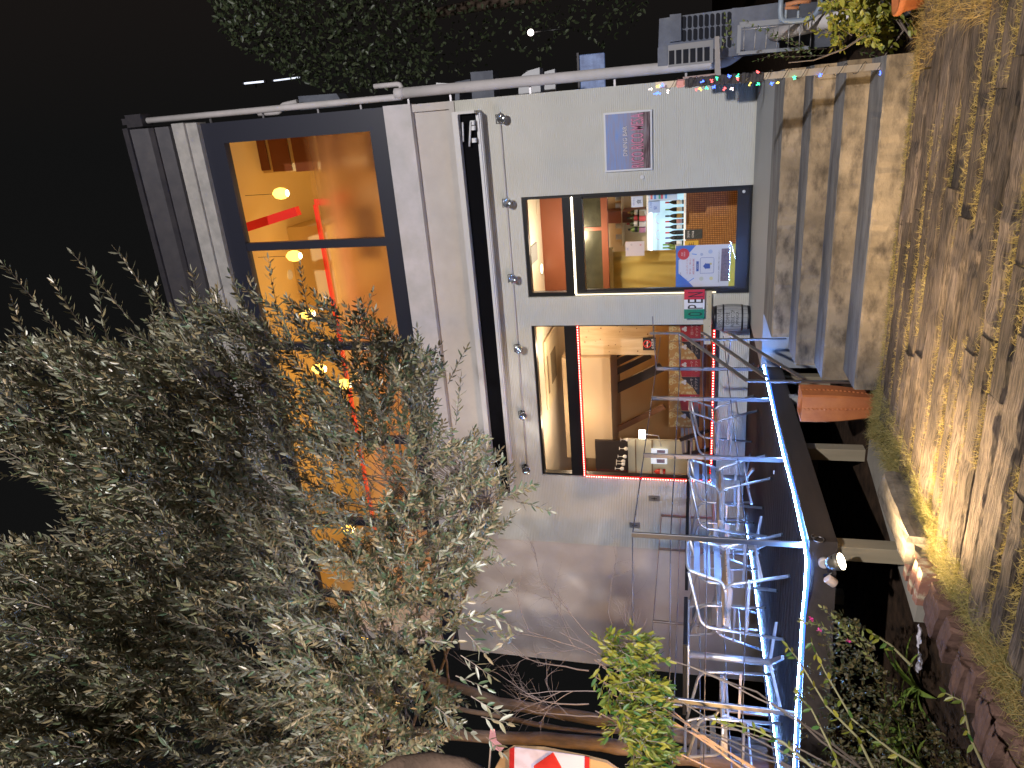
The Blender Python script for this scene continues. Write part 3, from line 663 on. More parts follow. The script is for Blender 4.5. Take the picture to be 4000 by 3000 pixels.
# curtain
a = on(10.1, c3(590, 1080), c3(1440, 1655))
cu = MB(); cu.smooth = True; nx_, nz_ = 60, 14; vs = []; cw = a[1]-a[0]+.25
for i in range(nx_+1):
    for k in range(nz_+1):
        t_ = k/nz_; s_ = i/nx_
        x = a[0]-.22+cw*s_; yy = 10.1+.035*sin(s_*22+1.3*sin(s_*7))*(.5+.5*t_)+.01*sin(t_*9+s_*30)
        vs.append((x, yy, a[3]-(a[3]-a[2]+.35)*t_))
cu.add(vs, [(i*(nz_+1)+k, (i+1)*(nz_+1)+k, (i+1)*(nz_+1)+k+1, i*(nz_+1)+k+1) for i in range(nx_) for k in range(nz_)])
cto = thing('curtain', 'olive yellow gathered curtain hanging at the left of the bar', 'curtain', ((a[0]+a[1])/2, 10.1, a[2]))
cu.build('cloth', mat('olive_cloth', (.42, .30, .07), rough=.85), cto)
MB().box((a[0]-.3, 10.05, a[3]-.01), (a[1]+.08, 10.14, a[3]+.05)).build('pelmet', mat('pale_yellow_cloth', (.60, .50, .22), rough=.8), cto)
# notice sheets
def sheet(name, label, Y, p, q, col, lines=()):
    x0, x1, z0, z1 = on(Y, p, q); t = thing(name, label, 'notice', ((x0+x1)/2, Y, z0))
    MB().box((x0, Y, z0), (x1, Y+.003, z1)).build('paper', mat('paper_'+name, col, rough=.6), t)
    for (s_, fx, fz, fw, fh, mm_) in lines:
        l = MB(); put_text(l, s_, (x0+(x1-x0)*fx, Y-.0015, z0+(z1-z0)*fz), .1, fitw=(x1-x0)*fw, fith=(z1-z0)*fh); l.build('print', mm_, t)
    return t, (x0, x1, z0, z1)
m_blueink = mat('blue_ink', (.06, .12, .42), rough=.5); m_redink = mat('red_ink', (.55, .05, .06), rough=.5)
sheet('pink_notice', 'plain pink white notice sheet taped left of the bottles', 9.6, c3(800, 890), c3(1110, 1115), (.70, .60, .58), [('△', .5, .9, .2, .08, m_blueink), ('ロ', .8, .68, .1, .07, m_ink), ('8', .75, .2, .1, .1, m_redink)])
sheet('seal_notice', 'white blue notice sheet with house emblem hanging on the glass above the black hexagon', 8.99, c3(895, 155), c3(1085, 325), (.62, .66, .72), [('100% 安心', .5, .8, .7, .16, m_blueink), ('食', .5, .35, .45, .4, m_ink)])
sheet('rounded_notice', 'blue bordered white certificate sticker with house emblem on the cooler glass', 8.99, c3(1170, 228), c3(1362, 415), (.50, .62, .80), [('△ 認証', .65, .78, .5, .16, m_blueink), ('安', .4, .4, .3, .3, m_blueink)])
tt, a = sheet('card_strip', 'pale blue strip of payment stickers at the top right of the door glass', 8.99, c3(1170, 100), c3(1640, 215), (.62, .72, .80))
for k, (cc, fz_) in enumerate([((.7, .2, .2), .88), ((.1, .3, .6), .76), ((.1, .45, .3), .60), ((.7, .1, .15), .52), ((.08, .35, .7), .38)]):
    MB().box((a[0]+(a[1]-a[0])*.25, 8.986, a[2]+(a[3]-a[2])*fz_-.01), (a[0]+(a[1]-a[0])*.75, 8.9885, a[2]+(a[3]-a[2])*fz_+.014)).build('sticker', mat('sticker%d' % k, cc, rough=.5), tt)
sheet('black_notice', 'black notice card with white letters on the orange tiles', 9.89, c3(1765, 695), c3(2045, 840), (.05, .055, .05), [('OBAJWA', .5, .78, .75, .16, m_white), ('CONA▲', .5, .55, .7, .13, m_white)])
sheet('yellow_notice', 'yellow and black notice card on the orange tiles beside the blue poster', 9.89, c3(1760, 875), c3(1985, 990), (.70, .45, .06), [('生', .5, .55, .55, .4, m_ink)])
# blue safety poster on the door glass
def c2(x, y): return (2620+x/7.373, 940+y/7.373)
Yq = 8.985
x0, x1, z0, z1 = on(Yq, c2(150, 150), c2(1905, 1310))
po = thing('blue_poster', 'blue and white certification poster with fork and knife at the bottom left of the door', 'poster', ((x0+x1)/2, Yq, z0))
def uvp(fx, fy, dy=0):   # poster fractions, fx right, fy down
    return (x0+(x1-x0)*fx, Yq-dy, z1-(z1-z0)*fy)
MB().box((x0, Yq, z0), (x1, Yq+.003, z1)).build('paper', mat('yellow_paper', (.62, .60, .12), rough=.5), po)
MB().quad(uvp(0, 0, .001), uvp(1, 0, .001), uvp(1, .90, .001), uvp(0, .86, .001)).build('white_sheet', mat('poster_white', (.62, .65, .74), rough=.4), po)
m_pb = mat('poster_blue', (.08, .20, .60), rough=.4)
MB().add([uvp(0, 0, .002), uvp(1, 0, .002), uvp(1, .33, .002), uvp(.84, .23, .002), uvp(.66, .045, .002), uvp(.34, .045, .002), uvp(.20, .16, .002), uvp(.0, .30, .002)], [(0, 1, 4, 5), (1, 2, 3, 4), (0, 5, 6, 7)]).build('blue_field', m_pb, po)
MB().disc(uvp(.80, .125, .003), (x1-x0)*.135).build('red_badge', m_redink, po)
l = MB(); put_text(l, 'ふじのくに', uvp(.5, .185, .003), .1, fitw=(x1-x0)*.38, fith=.020); put_text(l, '安全・安心', uvp(.5, .235, .003), .1, fitw=(x1-x0)*.38, fith=.020); put_text(l, '認証制度', uvp(.5, .29, .003), .1, fitw=(x1-x0)*.38, fith=.021); l.build('heading', mat('poster_heading', (.50, .12, .14), rough=.5), po)
l = MB(); put_text(l, '認証', uvp(.80, .10, .004), .1, fitw=.045, fith=.018); put_text(l, '認証店', uvp(.80, .14, .004), .1, fitw=.06, fith=.018); l.build('badge_lettering', m_white, po)
l = MB(); put_text(l, '飲食店', uvp(.5, .355, .004), .1, fitw=.06, fith=.012); 
MB().quad(uvp(.38, .335, .003), uvp(.62, .335, .003), uvp(.62, .375, .003), uvp(.38, .375, .003)).build('label_band', m_blueink, po); l.build('label_lettering', m_white, po)
l = MB(); put_text(l, '利用者のみなさまへ 感染防止対策にご協力ください', uvp(.48, .70, .003), .1, fitw=(x1-x0)*.75, fith=.014); put_text(l, '静岡県', uvp(.32, .08, .003), .1, fitw=.05, fith=.01); l.build('small_print', m_ink, po)
rr = [uvp(.33, .40, .003), uvp(.70, .40, .003), uvp(.70, .62, .003), uvp(.33, .62, .003), uvp(.33, .40, .003)]
MB().tube(fillet(rr, .02), .002, 4).build('rounded_box', m_blueink, po)
MB().box(uvp(.44, .49, .004), (x0+(x1-x0)*.56, Yq-.003, z1-(z1-z0)*.56)).prism([uvp(.42, .49, .0035), uvp(.58, .49, .0035), uvp(.5, .445, .0035)], (0, .001, 0)).build('house_emblem', m_blueink, po)
MB().disc(uvp(.55, .57, .0045), .013).build('plate_emblem', mat('emblem_yellow', (.55, .5, .2), rough=.5), po)
fk = MB(); fk.bar(uvp(.22, .30, .003), uvp(.13, .205, .003), .002, .010); fk.bar(uvp(.80, .26, .003), uvp(.78, .34, .003), .002, .01)
for i in range(4): q = uvp(.10+.030*i, .175-.006*i, .003); fk.bar(q, (q[0]+.012, q[1], q[2]-.022), .002, .0035)
fk.build('fork_emblem', mat('fork_blue', (.12, .30, .70), rough=.4), po)
MB().quad(uvp(.13, .73, .002), uvp(.90, .74, .002), uvp(.90, .88, .002), uvp(.13, .865, .002)).build('photo_strip', mat('photo_grey', (.13, .11, .13), rough=.3, col2=(.25, .18, .2), ns=30), po)
for k, (fx, fy, r_) in enumerate([(.78, .42, .018), (.84, .56, .026), (.20, .42, .026), (.20, .58, .022)]): MB().disc(uvp(fx, fy, .002), r_).build('faded_picture', mat('faded_%d' % k, ((.38, .45, .62), (.40, .48, .68), (.50, .55, .52), (.62, .60, .35))[k], rough=.5), po)

# ---------------------------------------------------------------- dining room behind the big window
def d4(x, y): return (2000+x/2.074, 1150+y/2.074)
a = on(10.3, d4(560, 150), d4(1165, 490))
MB().box((a[0], 10.3, a[2]), (a[1]+.15, 10.34, a[3]+.1)).build('pine_wall', m_pine, bld)
MB().box((-2.62, YF+.2, .03), (-2.58, 10.9, 2.86)).build('partition', m_pine, bld)
kn = MB(); random.seed(4)
for _ in range(30):
    x = random.uniform(a[0]+.02, a[1]); z = random.uniform(a[2]+.02, a[3]); kn.disc((x, 10.298, z), random.uniform(.006, .013), seg=8)
kn.build('knots', mat('knot', (.16, .07, .02), rough=.6), bld)
a = on(10.3, d4(565, 495), d4(825, 1310))
MB().box((a[0], 10.2, a[2]), (a[1], 11.6, a[3]+.3)).build('stair_soffit', mat('ochre_soffit', (.44, .31, .17), rough=.8), bld)
# air conditioner cassette on ceiling
p = [Zp(*d4(350, 750), 2.80), Zp(*d4(430, 560), 2.80), Zp(*d4(375, 1135), 2.80)]
ac = thing('ceiling_air_conditioner', 'cream ceiling cassette air conditioner above the big window', 'air conditioner', (-4.0, 10.6, 2.8))
MB().box((-4.35, 9.85, 2.825), (-3.25, 10.95, 2.857), .008).build('panel', mat('cream_plastic', (.68, .58, .38), rough=.5), ac)
MB().box((-4.1, 9.92, 2.815), (-3.5, 9.98, 2.824)).box((-4.05, 10.2, 2.818), (-3.55, 10.6, 2.8242)).build('louvre', mat('vent_shadow', (.22, .17, .10), rough=.6), ac)
# stairs with dark stringer
sp_ = thing('inner_staircase', 'dark open staircase rising behind the big window', 'stairs', (-3.6, 11.2, .03))
st = MB(); Yi = 11.2
pa, pb = Yp(*d4(830, 770), Yi), Yp(*d4(1215, 585), Yi)
st.bar(pa, pb, .05, .16); dirn = (pb-pa)
for off in (.10, .22, .34):
    q = Vector((.10+off, .0, .13+off*.55)); st.bar(pa+q, pb+q, .04, .10)
st.build('stringer', mat('dark_stair_wood', (.035, .018, .012), rough=.4), sp_)
hr = MB(); q1, q2 = Yp(*d4(835, 1100), 11.0), Yp(*d4(1235, 905), 11.0); hr.bar(q1, q2, .05, .09); hr.build('handrail', mat('brown_handrail', (.20, .08, .03), rough=.5), sp_)
# no smoking sign
tt, a = sheet('no_smoking_sign', 'black no smoking sign with red ring on the pine wall', 10.25, (2511, 1319), (2562, 1368), (.02, .018, .018), [('全席禁煙', .5, .25, .8, .2, m_white), ('NO SMOKING', .5, .08, .8, .08, m_white)])
cx = (a[0]+a[1])/2; cz = a[2]+(a[3]-a[2])*.66; R_ = (a[1]-a[0])*.28
MB().tube([(cx+R_*cos(t_), 10.246, cz+R_*sin(t_)) for t_ in [2*pi*i/24 for i in range(25)]], .0065, 6).bar((cx-R_*.7, 10.243, cz+R_*.7), (cx+R_*.7, 10.243, cz-R_*.7), .006, .010).build('red_ring', mat('sign_red', (.75, .03, .02), rough=.4), tt)
MB().box((cx-.05, 10.247, cz-.008), (cx+.045, 10.2485, cz+.008)).build('cigarette', m_white, tt)
# pizza banners across the lower window
m_piz = bpy.data.materials.new('food_photo'); m_piz.use_nodes = True; t = m_piz.node_tree; b = t.nodes['Principled BSDF']; b.inputs['Roughness'].default_value = .5
tc = t.nodes.new('ShaderNodeTexCoord'); vo = t.nodes.new('ShaderNodeTexVoronoi'); vo.inputs['Scale'].default_value = 16; rp = t.nodes.new('ShaderNodeValToRGB')
nz = t.nodes.new('ShaderNodeTexNoise'); nz.inputs['Scale'].default_value = 14
t.links.new(tc.outputs['Object'], vo.inputs[0]); t.links.new(tc.outputs['Object'], nz.inputs[0]); mxx = t.nodes.new('ShaderNodeMath'); mxx.operation = 'MULTIPLY_ADD'; mxx.inputs[1].default_value = .8; t.links.new(vo.outputs['Distance'], mxx.inputs[0]); t.links.new(nz.outputs[0], mxx.inputs[2]); t.links.new(mxx.outputs[0], rp.inputs[0])
cr = rp.color_ramp; cr.elements[0].position = .35; cr.elements[0].color = (.45, .14, .03, 1); cr.elements[1].position = .95; cr.elements[1].color = (.40, .20, .05, 1)
for p_, c_ in ((.5, (.55, .34, .07)), (.65, (.42, .18, .05)), (.78, (.55, .45, .20))): e = cr.elements.new(p_); e.color = (*c_, 1)
t.links.new(rp.outputs[0], b.inputs['Base Color'])
m_bred = mat('banner_red', (.34, .02, .02), rough=.5); m_bdark = mat('banner_dark', (.03, .022, .02), rough=.5); m_badge = mat('badge_white', (.60, .55, .50), rough=.5)
YB = 9.02
ZT, ZBt = Yp(2612, 1400, YB).z, Yp(2735, 1400, YB).z
ys_ = [1262, 1335, 1405, 1472, 1540, 1600, 1610, 1670]
segs = [(1264, 1334, 'r', 'first'), (1334, 1404, 'd', 'second'), (1404, 1472, 'r', 'third'), (1472, 1540, 'd', 'fourth'), (1540, 1604, 'r', 'fifth'), (1606, 1668, 'd', 'sixth')]
for (ya, yb, kd, od) in segs:
    xb, xa = Yp(2670, ya, YB).x, Yp(2670, yb, YB).x
    t = thing('food_banner', '%s pizza banner from the right, %s, hanging inside the big window' % (od, 'red' if kd == 'r' else 'dark'), 'banner', ((xa+xb)/2, YB, ZBt), 'pizza banners in the big window')
    H_ = ZT-ZBt; W_ = xb-xa
    MB().box((xa+.002, YB, ZBt), (xb-.002, YB+.002, ZT)).build('cloth', m_bred if kd == 'r' else m_bdark, t)
    if kd == 'r': MB().quad((xa+.004, YB-.002, ZT-.003), (xb-.004, YB-.002, ZT-.003), (xb-.004, YB-.002, ZT-H_*.34), (xa+.004, YB-.002, ZT-H_*.42)).build('food_picture', m_piz, t)
    else: MB().add([(xa+.004, YB-.002, ZT-.003), (xb-.004, YB-.002, ZT-.003), (xb-.004, YB-.002, ZT-H_*.40), (xa+W_*.35, YB-.002, ZT-H_*.80), (xa+.004, YB-.002, ZT-H_*.92)], [(0, 1, 2, 3, 4)]).build('food_picture', m_piz, t)
    bd = MB(); cx, cz = xa+W_*.70, ZT-H_*.50
    for dx, dz in ((0, .016), (-.016, -.010), (.016, -.010)): bd.disc((cx+dx, YB-.004, cz+dz), .019, seg=12)
    bd.build('trefoil_badge', m_badge, t)
    l = MB(); put_text(l, 'ローマ', (cx-.01, YB-.005, ZT-H_*.74), .1, fitw=W_*.5, fith=.03); put_text(l, 'ピッツァ', (cx-.02, YB-.005, ZT-H_*.88), .1, fitw=W_*.62, fith=.035); l.build('lettering', mat('banner_lettering', (.62, .48, .36), rough=.5), t)
# lower inside: orange panelling with dark rails
MB().box((-4.9, 9.35, .03), (-2.62, 9.40, Yp(2728, 1450, 9.35).z)).build('low_panelling', mat('orange_panelling', (.50, .21, .06), rough=.5), bld)
rl = MB()
for k in range(3): z = .60-.09*k; rl.box((-4.9, 9.33, z), (-3.1, 9.3485, z+.035))
rl.build('dark_rail', m_redwood, bld)
# dark wooden chair indoors
ch = thing('indoor_chair', 'dark wooden chair with grey slats behind the window glass', 'chair', (-4.15, 9.22, .03))
g5 = lambda x, y: (2500+x/2.765, 1400+y/2.765)
Yc = 9.25
fr_ = MB()
A1, A2 = Yp(*g5(430, 880), Yc), Yp(*g5(745, 775), Yc); B1, B2 = Yp(*g5(470, 1045), Yc), Yp(*g5(760, 975), Yc)
fr_.bar(A1, A2, .03, .05); fr_.bar(B1, B2, .03, .05); fr_.build('frame', mat('black_wood', (.03, .018, .015), rough=.4), ch)
sl = MB()
for k in range(3): x_ = 455+45*k; sl.bar(Yp(*g5(x_, 750), Yc+.04), Yp(*g5(x_+15, 1030), Yc+.04), .01, .04)
sl.build('slat', mat('grey_slat', (.22, .22, .25), rough=.4), ch)
# left end: white cabinet, hanging glasses, pictures, lamp
a = on(10.2, (2385+410/5.53, 1600+640/5.53), (2380+1560/5.53, 1600+1440/5.53))
cb = thing('wall_cabinet', 'cream panelled back wall cabinet at the left end of the big window', 'cabinet', ((a[0]+a[1])/2, 10.2, a[2]))
MB().box((a[0]-.5, 10.2, a[2]-.2), (a[1], 10.24, a[3]+.1)).build('panel', mat('cream_cabinet', (.66, .60, .42), rough=.6), cb)
MB().box((a[0]-.5, 10.18, a[3]-.10), (a[1], 10.199, a[3]-.085)).box((a[0]-.5, 10.18, a[3]-.36), (a[1], 10.199, a[3]-.34)).build('moulding', mat('brown_moulding', (.25, .16, .08), rough=.5), cb)
def k5(x, y): return (2380+x/5.53, 1600+y/5.53)
m_clear = glass('clear_glassware', tint=(.92, .9, .86), refl=1.9)
a = on(9.9, k5(60, 640), k5(110, 1420)); 
dkp = MB().box((a[0]-.45, 10.0, Yp(*k5(400, 900), 10).z), (Yp(*k5(400, 690), 10).x, 10.05, 2.16)); dkp.build('dark_recess', mat('recess', (.02, .012, .01), rough=.6), bld)
for k, (xa, ya) in enumerate([(245, 645), (215, 840), (185, 1010), (155, 1110), (150, 1170), (125, 1270)]):
    tp = Yp(*k5(xa, ya), 9.8); bt = Yp(*k5(xa+190, ya), 9.8); h = tp.z-bt.z
    gl = thing('wine_glass', '%s upside down wine glass from the right on the hanging rack' % ordn[k], 'wine glass', (tp.x, 9.8, bt.z), 'wine glasses hanging in a row')
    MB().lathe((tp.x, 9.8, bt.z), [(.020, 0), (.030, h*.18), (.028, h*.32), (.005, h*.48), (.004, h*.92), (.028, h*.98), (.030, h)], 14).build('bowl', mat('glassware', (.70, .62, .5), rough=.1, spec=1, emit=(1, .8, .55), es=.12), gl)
for k, (p_, q_) in enumerate([((905, 850), (1260, 960)), ((900, 1040), (1250, 1180))]):
    a = on(10.15, k5(*p_), k5(*q_)); t = thing('framed_picture', ['small framed picture on the cabinet nearer the stairs', 'small framed picture on the cabinet above the red bottle'][k], 'picture', ((a[0]+a[1])/2, 10.15, a[2]))
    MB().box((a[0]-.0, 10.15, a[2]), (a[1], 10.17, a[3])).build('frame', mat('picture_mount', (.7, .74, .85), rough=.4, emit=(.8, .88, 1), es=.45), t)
    w_, h_ = a[1]-a[0], a[3]-a[2]; MB().box((a[0]+w_*.18, 10.147, a[2]+h_*.15), (a[1]-w_*.18, 10.1495, a[3]-h_*.35)).build('print', mat('print_grey', (.12, .12, .2), rough=.4, col2=(.4, .3, .4), ns=40), t)
a = on(10.05, k5(640, 440), k5(750, 620)); cx = (a[0]+a[1])/2
lp = thing('tube_lamp', 'glowing white lamp tube hanging above the cabinet pictures', 'lamp', (cx, 10.05, a[2]))
MB().box((a[0], 10.03, a[2]-.02), (a[1], 10.06, a[3])).build('shade', emitter('lamp_white', (1, .95, .85), 6), lp)
MB().tube([(cx, 10.05, a[2]-.02), (cx-.02, 10.05, a[2]-.22), (cx-.2, 10.05, a[2]-.26)], .006, 6).build('stem', m_white, lp)
p1, p2 = Yp(*k5(1060, 1290), 9.3), Yp(*k5(1210, 1290), 9.3); tp = Yp(*k5(1120, 1290), 9.3); bt = Yp(*k5(1125, 1370), 9.3)
rx = Yp(*k5(1120, 1340), 9.3); zb = Yp(*k5(1230, 1340), 9.3).z; zt = Yp(*k5(1090, 1340), 9.3).z
a = on(9.15, k5(1030, 1250), k5(1215, 1440)); cx = (a[0]+a[1])/2
rb = thing('red_bottle', 'shiny red rounded canister standing at the lower left of the big window', 'canister', (cx, 9.15, a[2]))
r_ = .045; MB().lathe((cx, 9.15, a[2]), [(r_, 0), (r_, .10), (r_*.7, .135), (.012, .15), (.010, .165)], 16).build('body', mat('gloss_red', (.48, .03, .02), rough=.2), rb)
MB().lathe((cx, 9.15, a[2]), [(r_*1.02, .035), (r_*1.02, .075)], 16).build('paper_label', mat('label_tan', (.55, .4, .3), rough=.5), rb)

# ---------------------------------------------------------------- upper room
a1 = Yp(880+0, 530, 12.4)
m_tileb = mat('brown_wall_tile', (.16, .045, .015), rough=.3)
def A1c(x, y): return (500+x/1.8433, 300+y/1.8433)
Yw = 12.4
Yw = 10.6
MB().box((-.62, 10.64, 5.4), (.005, 10.75, 7.44)).build('tiled_partition', m_up, bld)
tl = thing('wall_tiles', 'row of large brown tiles on the upper room wall', 'wall tiles', (-.7, Yw, 6))
px = [(820, 1000), (1010, 1160), (1175, 1345), (1360, 1430)]
for (u0, u1) in px:
    q = [Yp(*A1c(u0, 455+(1430-u0)*.03), Yw), Yp(*A1c(u0+25, 685), Yw), Yp(*A1c(u1+15, 668), Yw), Yp(*A1c(u1-10, 435), Yw)]
    x0, x1 = min(q[1].x, q[2].x), -.30; z1, z0 = (q[0].z+q[1].z)/2, (q[2].z+q[3].z)/2
    MB().box((x0, Yw, z0+.012), (x1+.3, Yw+.03, z1-.012)).build('tile', m_tileb, tl)
# boxed cream duct near ceiling, red pipe beam, red rail, tv
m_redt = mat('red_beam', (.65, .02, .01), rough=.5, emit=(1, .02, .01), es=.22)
p, q = Yp(*A1c(850, 1085), 9.75), Yp(*A1c(1225, 965), 9.75)
tag(MB().bar(p, q, .12, .13).build('red_beam', m_redt), 'short red sloping beam near the ceiling of the upper room', 'beam')
p, q, r3 = Yp(*A1c(1350, 920), 10.9), Yp(*A1c(1480, 1580), 10.9), Yp(*A1c(1450, 900), 10.9); q2 = p+(q-p)*3.5; q2.z = q.z-.2
tag(MB().bar(p, Vector((-7.5, 10.9, p.z-.05)), .06, .06).bar(p+Vector((.04, 0, .0)), r3, .06, .10).build('red_rail', m_redt), 'long bright red rail running behind the upper windows', 'rail')
MB().box((-2.9, 11.0, 6.7), (-1.55, 12.3, 7.438)).build('duct_box', m_up, bld)
MB().box((-.40, 9.5, 7.2), (-.01, 9.9, 7.43)).build('cream_pelmet', m_up, bld)
p = Yp(*A1c(1640, 1150), 10.3)
tv = thing('wall_screen', 'dark flat screen blurred behind the frosted lower part of the upper window', 'screen', p)
MB().box((p.x-.45, 10.3, p.z-.16), (p.x+.40, 10.36, p.z+.22)).build('panel', m_black, tv)
p = Yp(*A1c(1720, 560), 10.0)
MB().box((p.x-.25, 10.0, p.z-.25), (p.x+.25, 10.3, p.z+.15)).build('cabinet_block', m_black, tv)
# pendant lamps
m_pend = emitter('pendant_glow', (1.0, .60, .10), 2.6); m_pcore = emitter('pendant_core', (1.0, .85, .5), 9)
for k, (tx_, ty_) in enumerate([(1094, 756), (1146, 1000), (1199, 1226), (1244, 1441), (1344, 1500), (1357, 2067), (1420, 2480)]):
    Yk = 10.0
    p = Yp(tx_, ty_, Yk); h = .24; r = .088
    t = thing('pendant_lamp', '%s glowing orange pendant lamp from the right in the upper room' % (ordn+['seventh'])[k], 'pendant lamp', (p.x, Yk, p.z-h/2), 'pendant lamps in the upper room')
    MB().lathe((p.x, Yk, p.z), [(.02, .12), (r*.8, .07), (r, 0), (r*.92, -.07), (r*.6, -.12)], 20).build('shade', m_pend, t)
    MB().lathe((p.x, Yk, p.z), [(r*.55, -.122), (r*.55, -.126)], 14).build('bulb', m_pcore, t)
    MB().tube([(p.x, Yk, p.z+.12), (p.x, Yk, 7.43)], .004, 5).build('cord', m_black, t)
for k, q in enumerate([(1132, 1073), (1290, 1700)]):
    p = Zp(*q, 7.435); t = thing('ceiling_spot', ['small lit ceiling spot beside the second pendant lamp', 'small lit ceiling spot glimpsed through the olive branches'][k], 'ceiling light', p)
    MB().lathe(p, [(.07, -.008), (.07, 0)], 16).build('lens', m_glow, t); MB().lathe(p, [(.072, -.012), (.085, -.010), (.085, 0)], 16).build('rim', m_white, t)
# ================================================================== DECK
m_deckw = mat('dark_deck_boards', (.011, .009, .010), rough=.75, spec=.12, col2=(.024, .019, .020), ns=2.5, stretch=(.5, 7, 7), bump=.3, bs=12)
m_beam = mat('dark_deck_beam', (.055, .042, .035), rough=.6, spec=.3, col2=(.038, .03, .026), ns=2, stretch=(6, .6, 6), bump=.2, bs=14)
m_post = mat('deck_post_wood', (.30, .25, .17), rough=.6, col2=(.24, .20, .135), ns=3, stretch=(5, 5, .5), bump=.15, bs=14)
DX = -2.62; DXL = -5.12
def yfront(x): return 3.99+(x-DX)*.187
deck = thing('wooden_deck', 'raised dark wooden deck on posts in front of the big window', 'deck', (-4, 6, -.62))
bd = MB(); y = 3.96; k = 0
while y < 8.88:
    y1 = min(y+.118, 8.89)
    # boards run along X; the first ones are cut by the skewed front edge
    xl = DXL
    bd.box((xl, y+.002, -.025), (DX, y1-.004, 0 if k % 1 == 0 else 0), .003); y += .122; k += 1
bd.prism([(DX, 3.955, -.025), (DXL, 3.955, -.025), (DXL, yfront(DXL), -.025), (DX, yfront(DX)-.03, -.025)], (0, 0, .0245))
bd.build('deck_boards', m_deckw, deck)
fb = MB(); fb.box((DX+.002, 3.95, -.165), (DX+.05, 8.2, -.004), .004)
fb.build('side_beam', m_beam, deck)
fb = MB(); fb.prism([(DX+.05, 3.945, -.165), (DX+.05, 3.99, -.165), (DXL-.8, yfront(DXL-.8), -.165), (DXL-.8, yfront(DXL-.8)-.05, -.165)], (0, 0, .161)); fb.build('front_beam', m_beam, deck)
MB().box((DXL-.05, 3.6, -.165), (DXL-.002, 8.88, .01)).build('far_beam', m_beam, deck)
for (x, y) in ((-2.665, 4.02), (-2.70, 5.42), (-2.70, 7.0), (-4.2, 3.80), (-5.05, 3.7), (-4.2, 5.6), (-5.0, 5.6)):
    MB().box((x-.055, y-.045, -.64), (x+.045, y+.055, -.166), .003).build('support_post', m_post, deck)
for yj in (5.5, 6.9): MB().box((-5.1, yj, -.30), (-2.72, yj+.06, -.17)).build('joist', m_beam, deck)
# wall under the deck to the rear & concrete ledge
ledge = MB().prism([(-2.45, 5.15, -.63), (-2.62, 5.15, -.63), (-2.95, 3.75, -.63), (-2.72, 3.72, -.63)], (0, 0, .06))
tag(ledge.build('concrete_ledge', m_conc), 'low dark concrete edging strip beside the deck posts', 'edging')

# LED strips on the deck edge
m_led = emitter('blue_white_led', (.20, .41, 1.0), 290); m_halo = emitter('blue_halo', (.05, .16, 1.0), 2.2)  # blue halo round the strips put in as a second glowing tube
def strip(name, label, pts, r=.0065, core=True):
    t = thing(name, label, 'light strip', pts[0]); MB().tube([Vector(p)+Vector((0, 0, .004)) for p in pts], r*.8, 6).build('lit_tube', m_led, t); MB().tube([Vector(p)-Vector((0, 0, .009)) for p in pts], r*1.7, 8).build('halo_tube', m_halo, t)
    cl = MB()
    for i in range(1, len(pts)-1): cl.tube([Vector(pts[i])+Vector((0, 0, 0)), Vector(pts[i])+(Vector(pts[i+1])-Vector(pts[i])).normalized()*.012], r*1.25, 6)
    if len(pts) > 2: cl.build('clip', m_white, t)
    return t
ptsR = [Zp(tx, ty, .012) for tx, ty in ((2984, 1428), (2992, 1465), (3001, 1501), (3030, 1640), (3061, 1773), (3100, 1920), (3140, 2105))]
ptsF = [Zp(tx, ty, .012) for tx, ty in ((3141, 2108), (3152, 2190), (3146, 2300), (3136, 2402), (3130, 2520), (3114, 2745), (3108, 2900), (3100, 3080))]
strip('led_strip', 'glowing blue white light strip along the right edge of the deck', ptsR)
strip('led_strip', 'glowing blue white light strip along the front edge of the deck', ptsF)
ptsB = [Zp(tx, ty, .012) for tx, ty in ((2908, 2020), (2935, 2180), (2958, 2350), (2974, 2475), (2995, 2640), (3022, 2830), (3044, 3010))]
strip('led_strip', 'thin blue white light strip along the far left edge of the deck', ptsB, .004)
# railing on deck: near side (right edge, corner, front) and far side
def post(mb, x, y, z0=0, z1=1.07, w=.036, d=.018): mb.obox((x, y, (z0+z1)/2), (w, d, z1-z0), None, .002)
CORN = (-2.66, 4.03)
P2, P3, P4 = (-2.655, 7.16), (-2.66, 6.36), (-2.66, 5.17)
P5 = (-3.80, yfront(-3.80)+.03); P6 = (-5.14, yfront(-5.14)+.03)
ral = thing('steel_railing', 'stainless railing with thin horizontal rods round the near edge of the deck', 'railing', (-2.66, 5, 0))
for (x, y) in (P2, P3, P4, CORN, P5, P6):
    q = MB(); post(q, x, y); q.build('post', m_steel, ral)
PA = Zp(2538, 1300, 1.07)
m_cable = mat('dark_cable', (.06, .055, .065), rough=.4, metal=.6)
for z in (1.065, .82, .59, .345):
    q = MB(); q.tube([(P2[0]+.0, P2[1]+1.1, z), (*P2, z), (*P3, z), (*P4, z), (*CORN, z), (*P5, z), (*P6, z)], .0045, 6); q.build('rod', m_cable, ral)
# far railing
rf_ = thing('far_railing', 'thin pale railing along the far left side of the deck', 'railing', (DXL, 6, 0))
FPs = [Zp(2930, 2153, 0), Zp(2967, 2424, 0), Zp(3006, 2769, 0)]; FPs = [Vector((-5.16, 8.3, 0))]+[Vector((-5.16, p.y, 0)) for p in FPs]+[Vector((-5.16, 3.7, 0))]
for p in FPs:
    q = MB(); post(q, p.x, p.y, w=.02, d=.03); q.build('post', m_steel, rf_)
for z in (1.065, .82, .59, .345):
    q = MB(); q.tube([(p.x, p.y, z) for p in FPs], .006, 5); q.build('rod', m_steel, rf_)
# stair handrail
hr = thing('stair_handrail', 'flat steel handrail with three sloping bars on the left of the steps', 'handrail', (-2.0, 5.6, -.4))
Pc = Zp(3072, 1325, -.114); Pb = Zp(3387, 1493, -.54)
topC = Yp(2700, 1325, Pc.y); topB = Yp(2920, 1490, Pb.y)
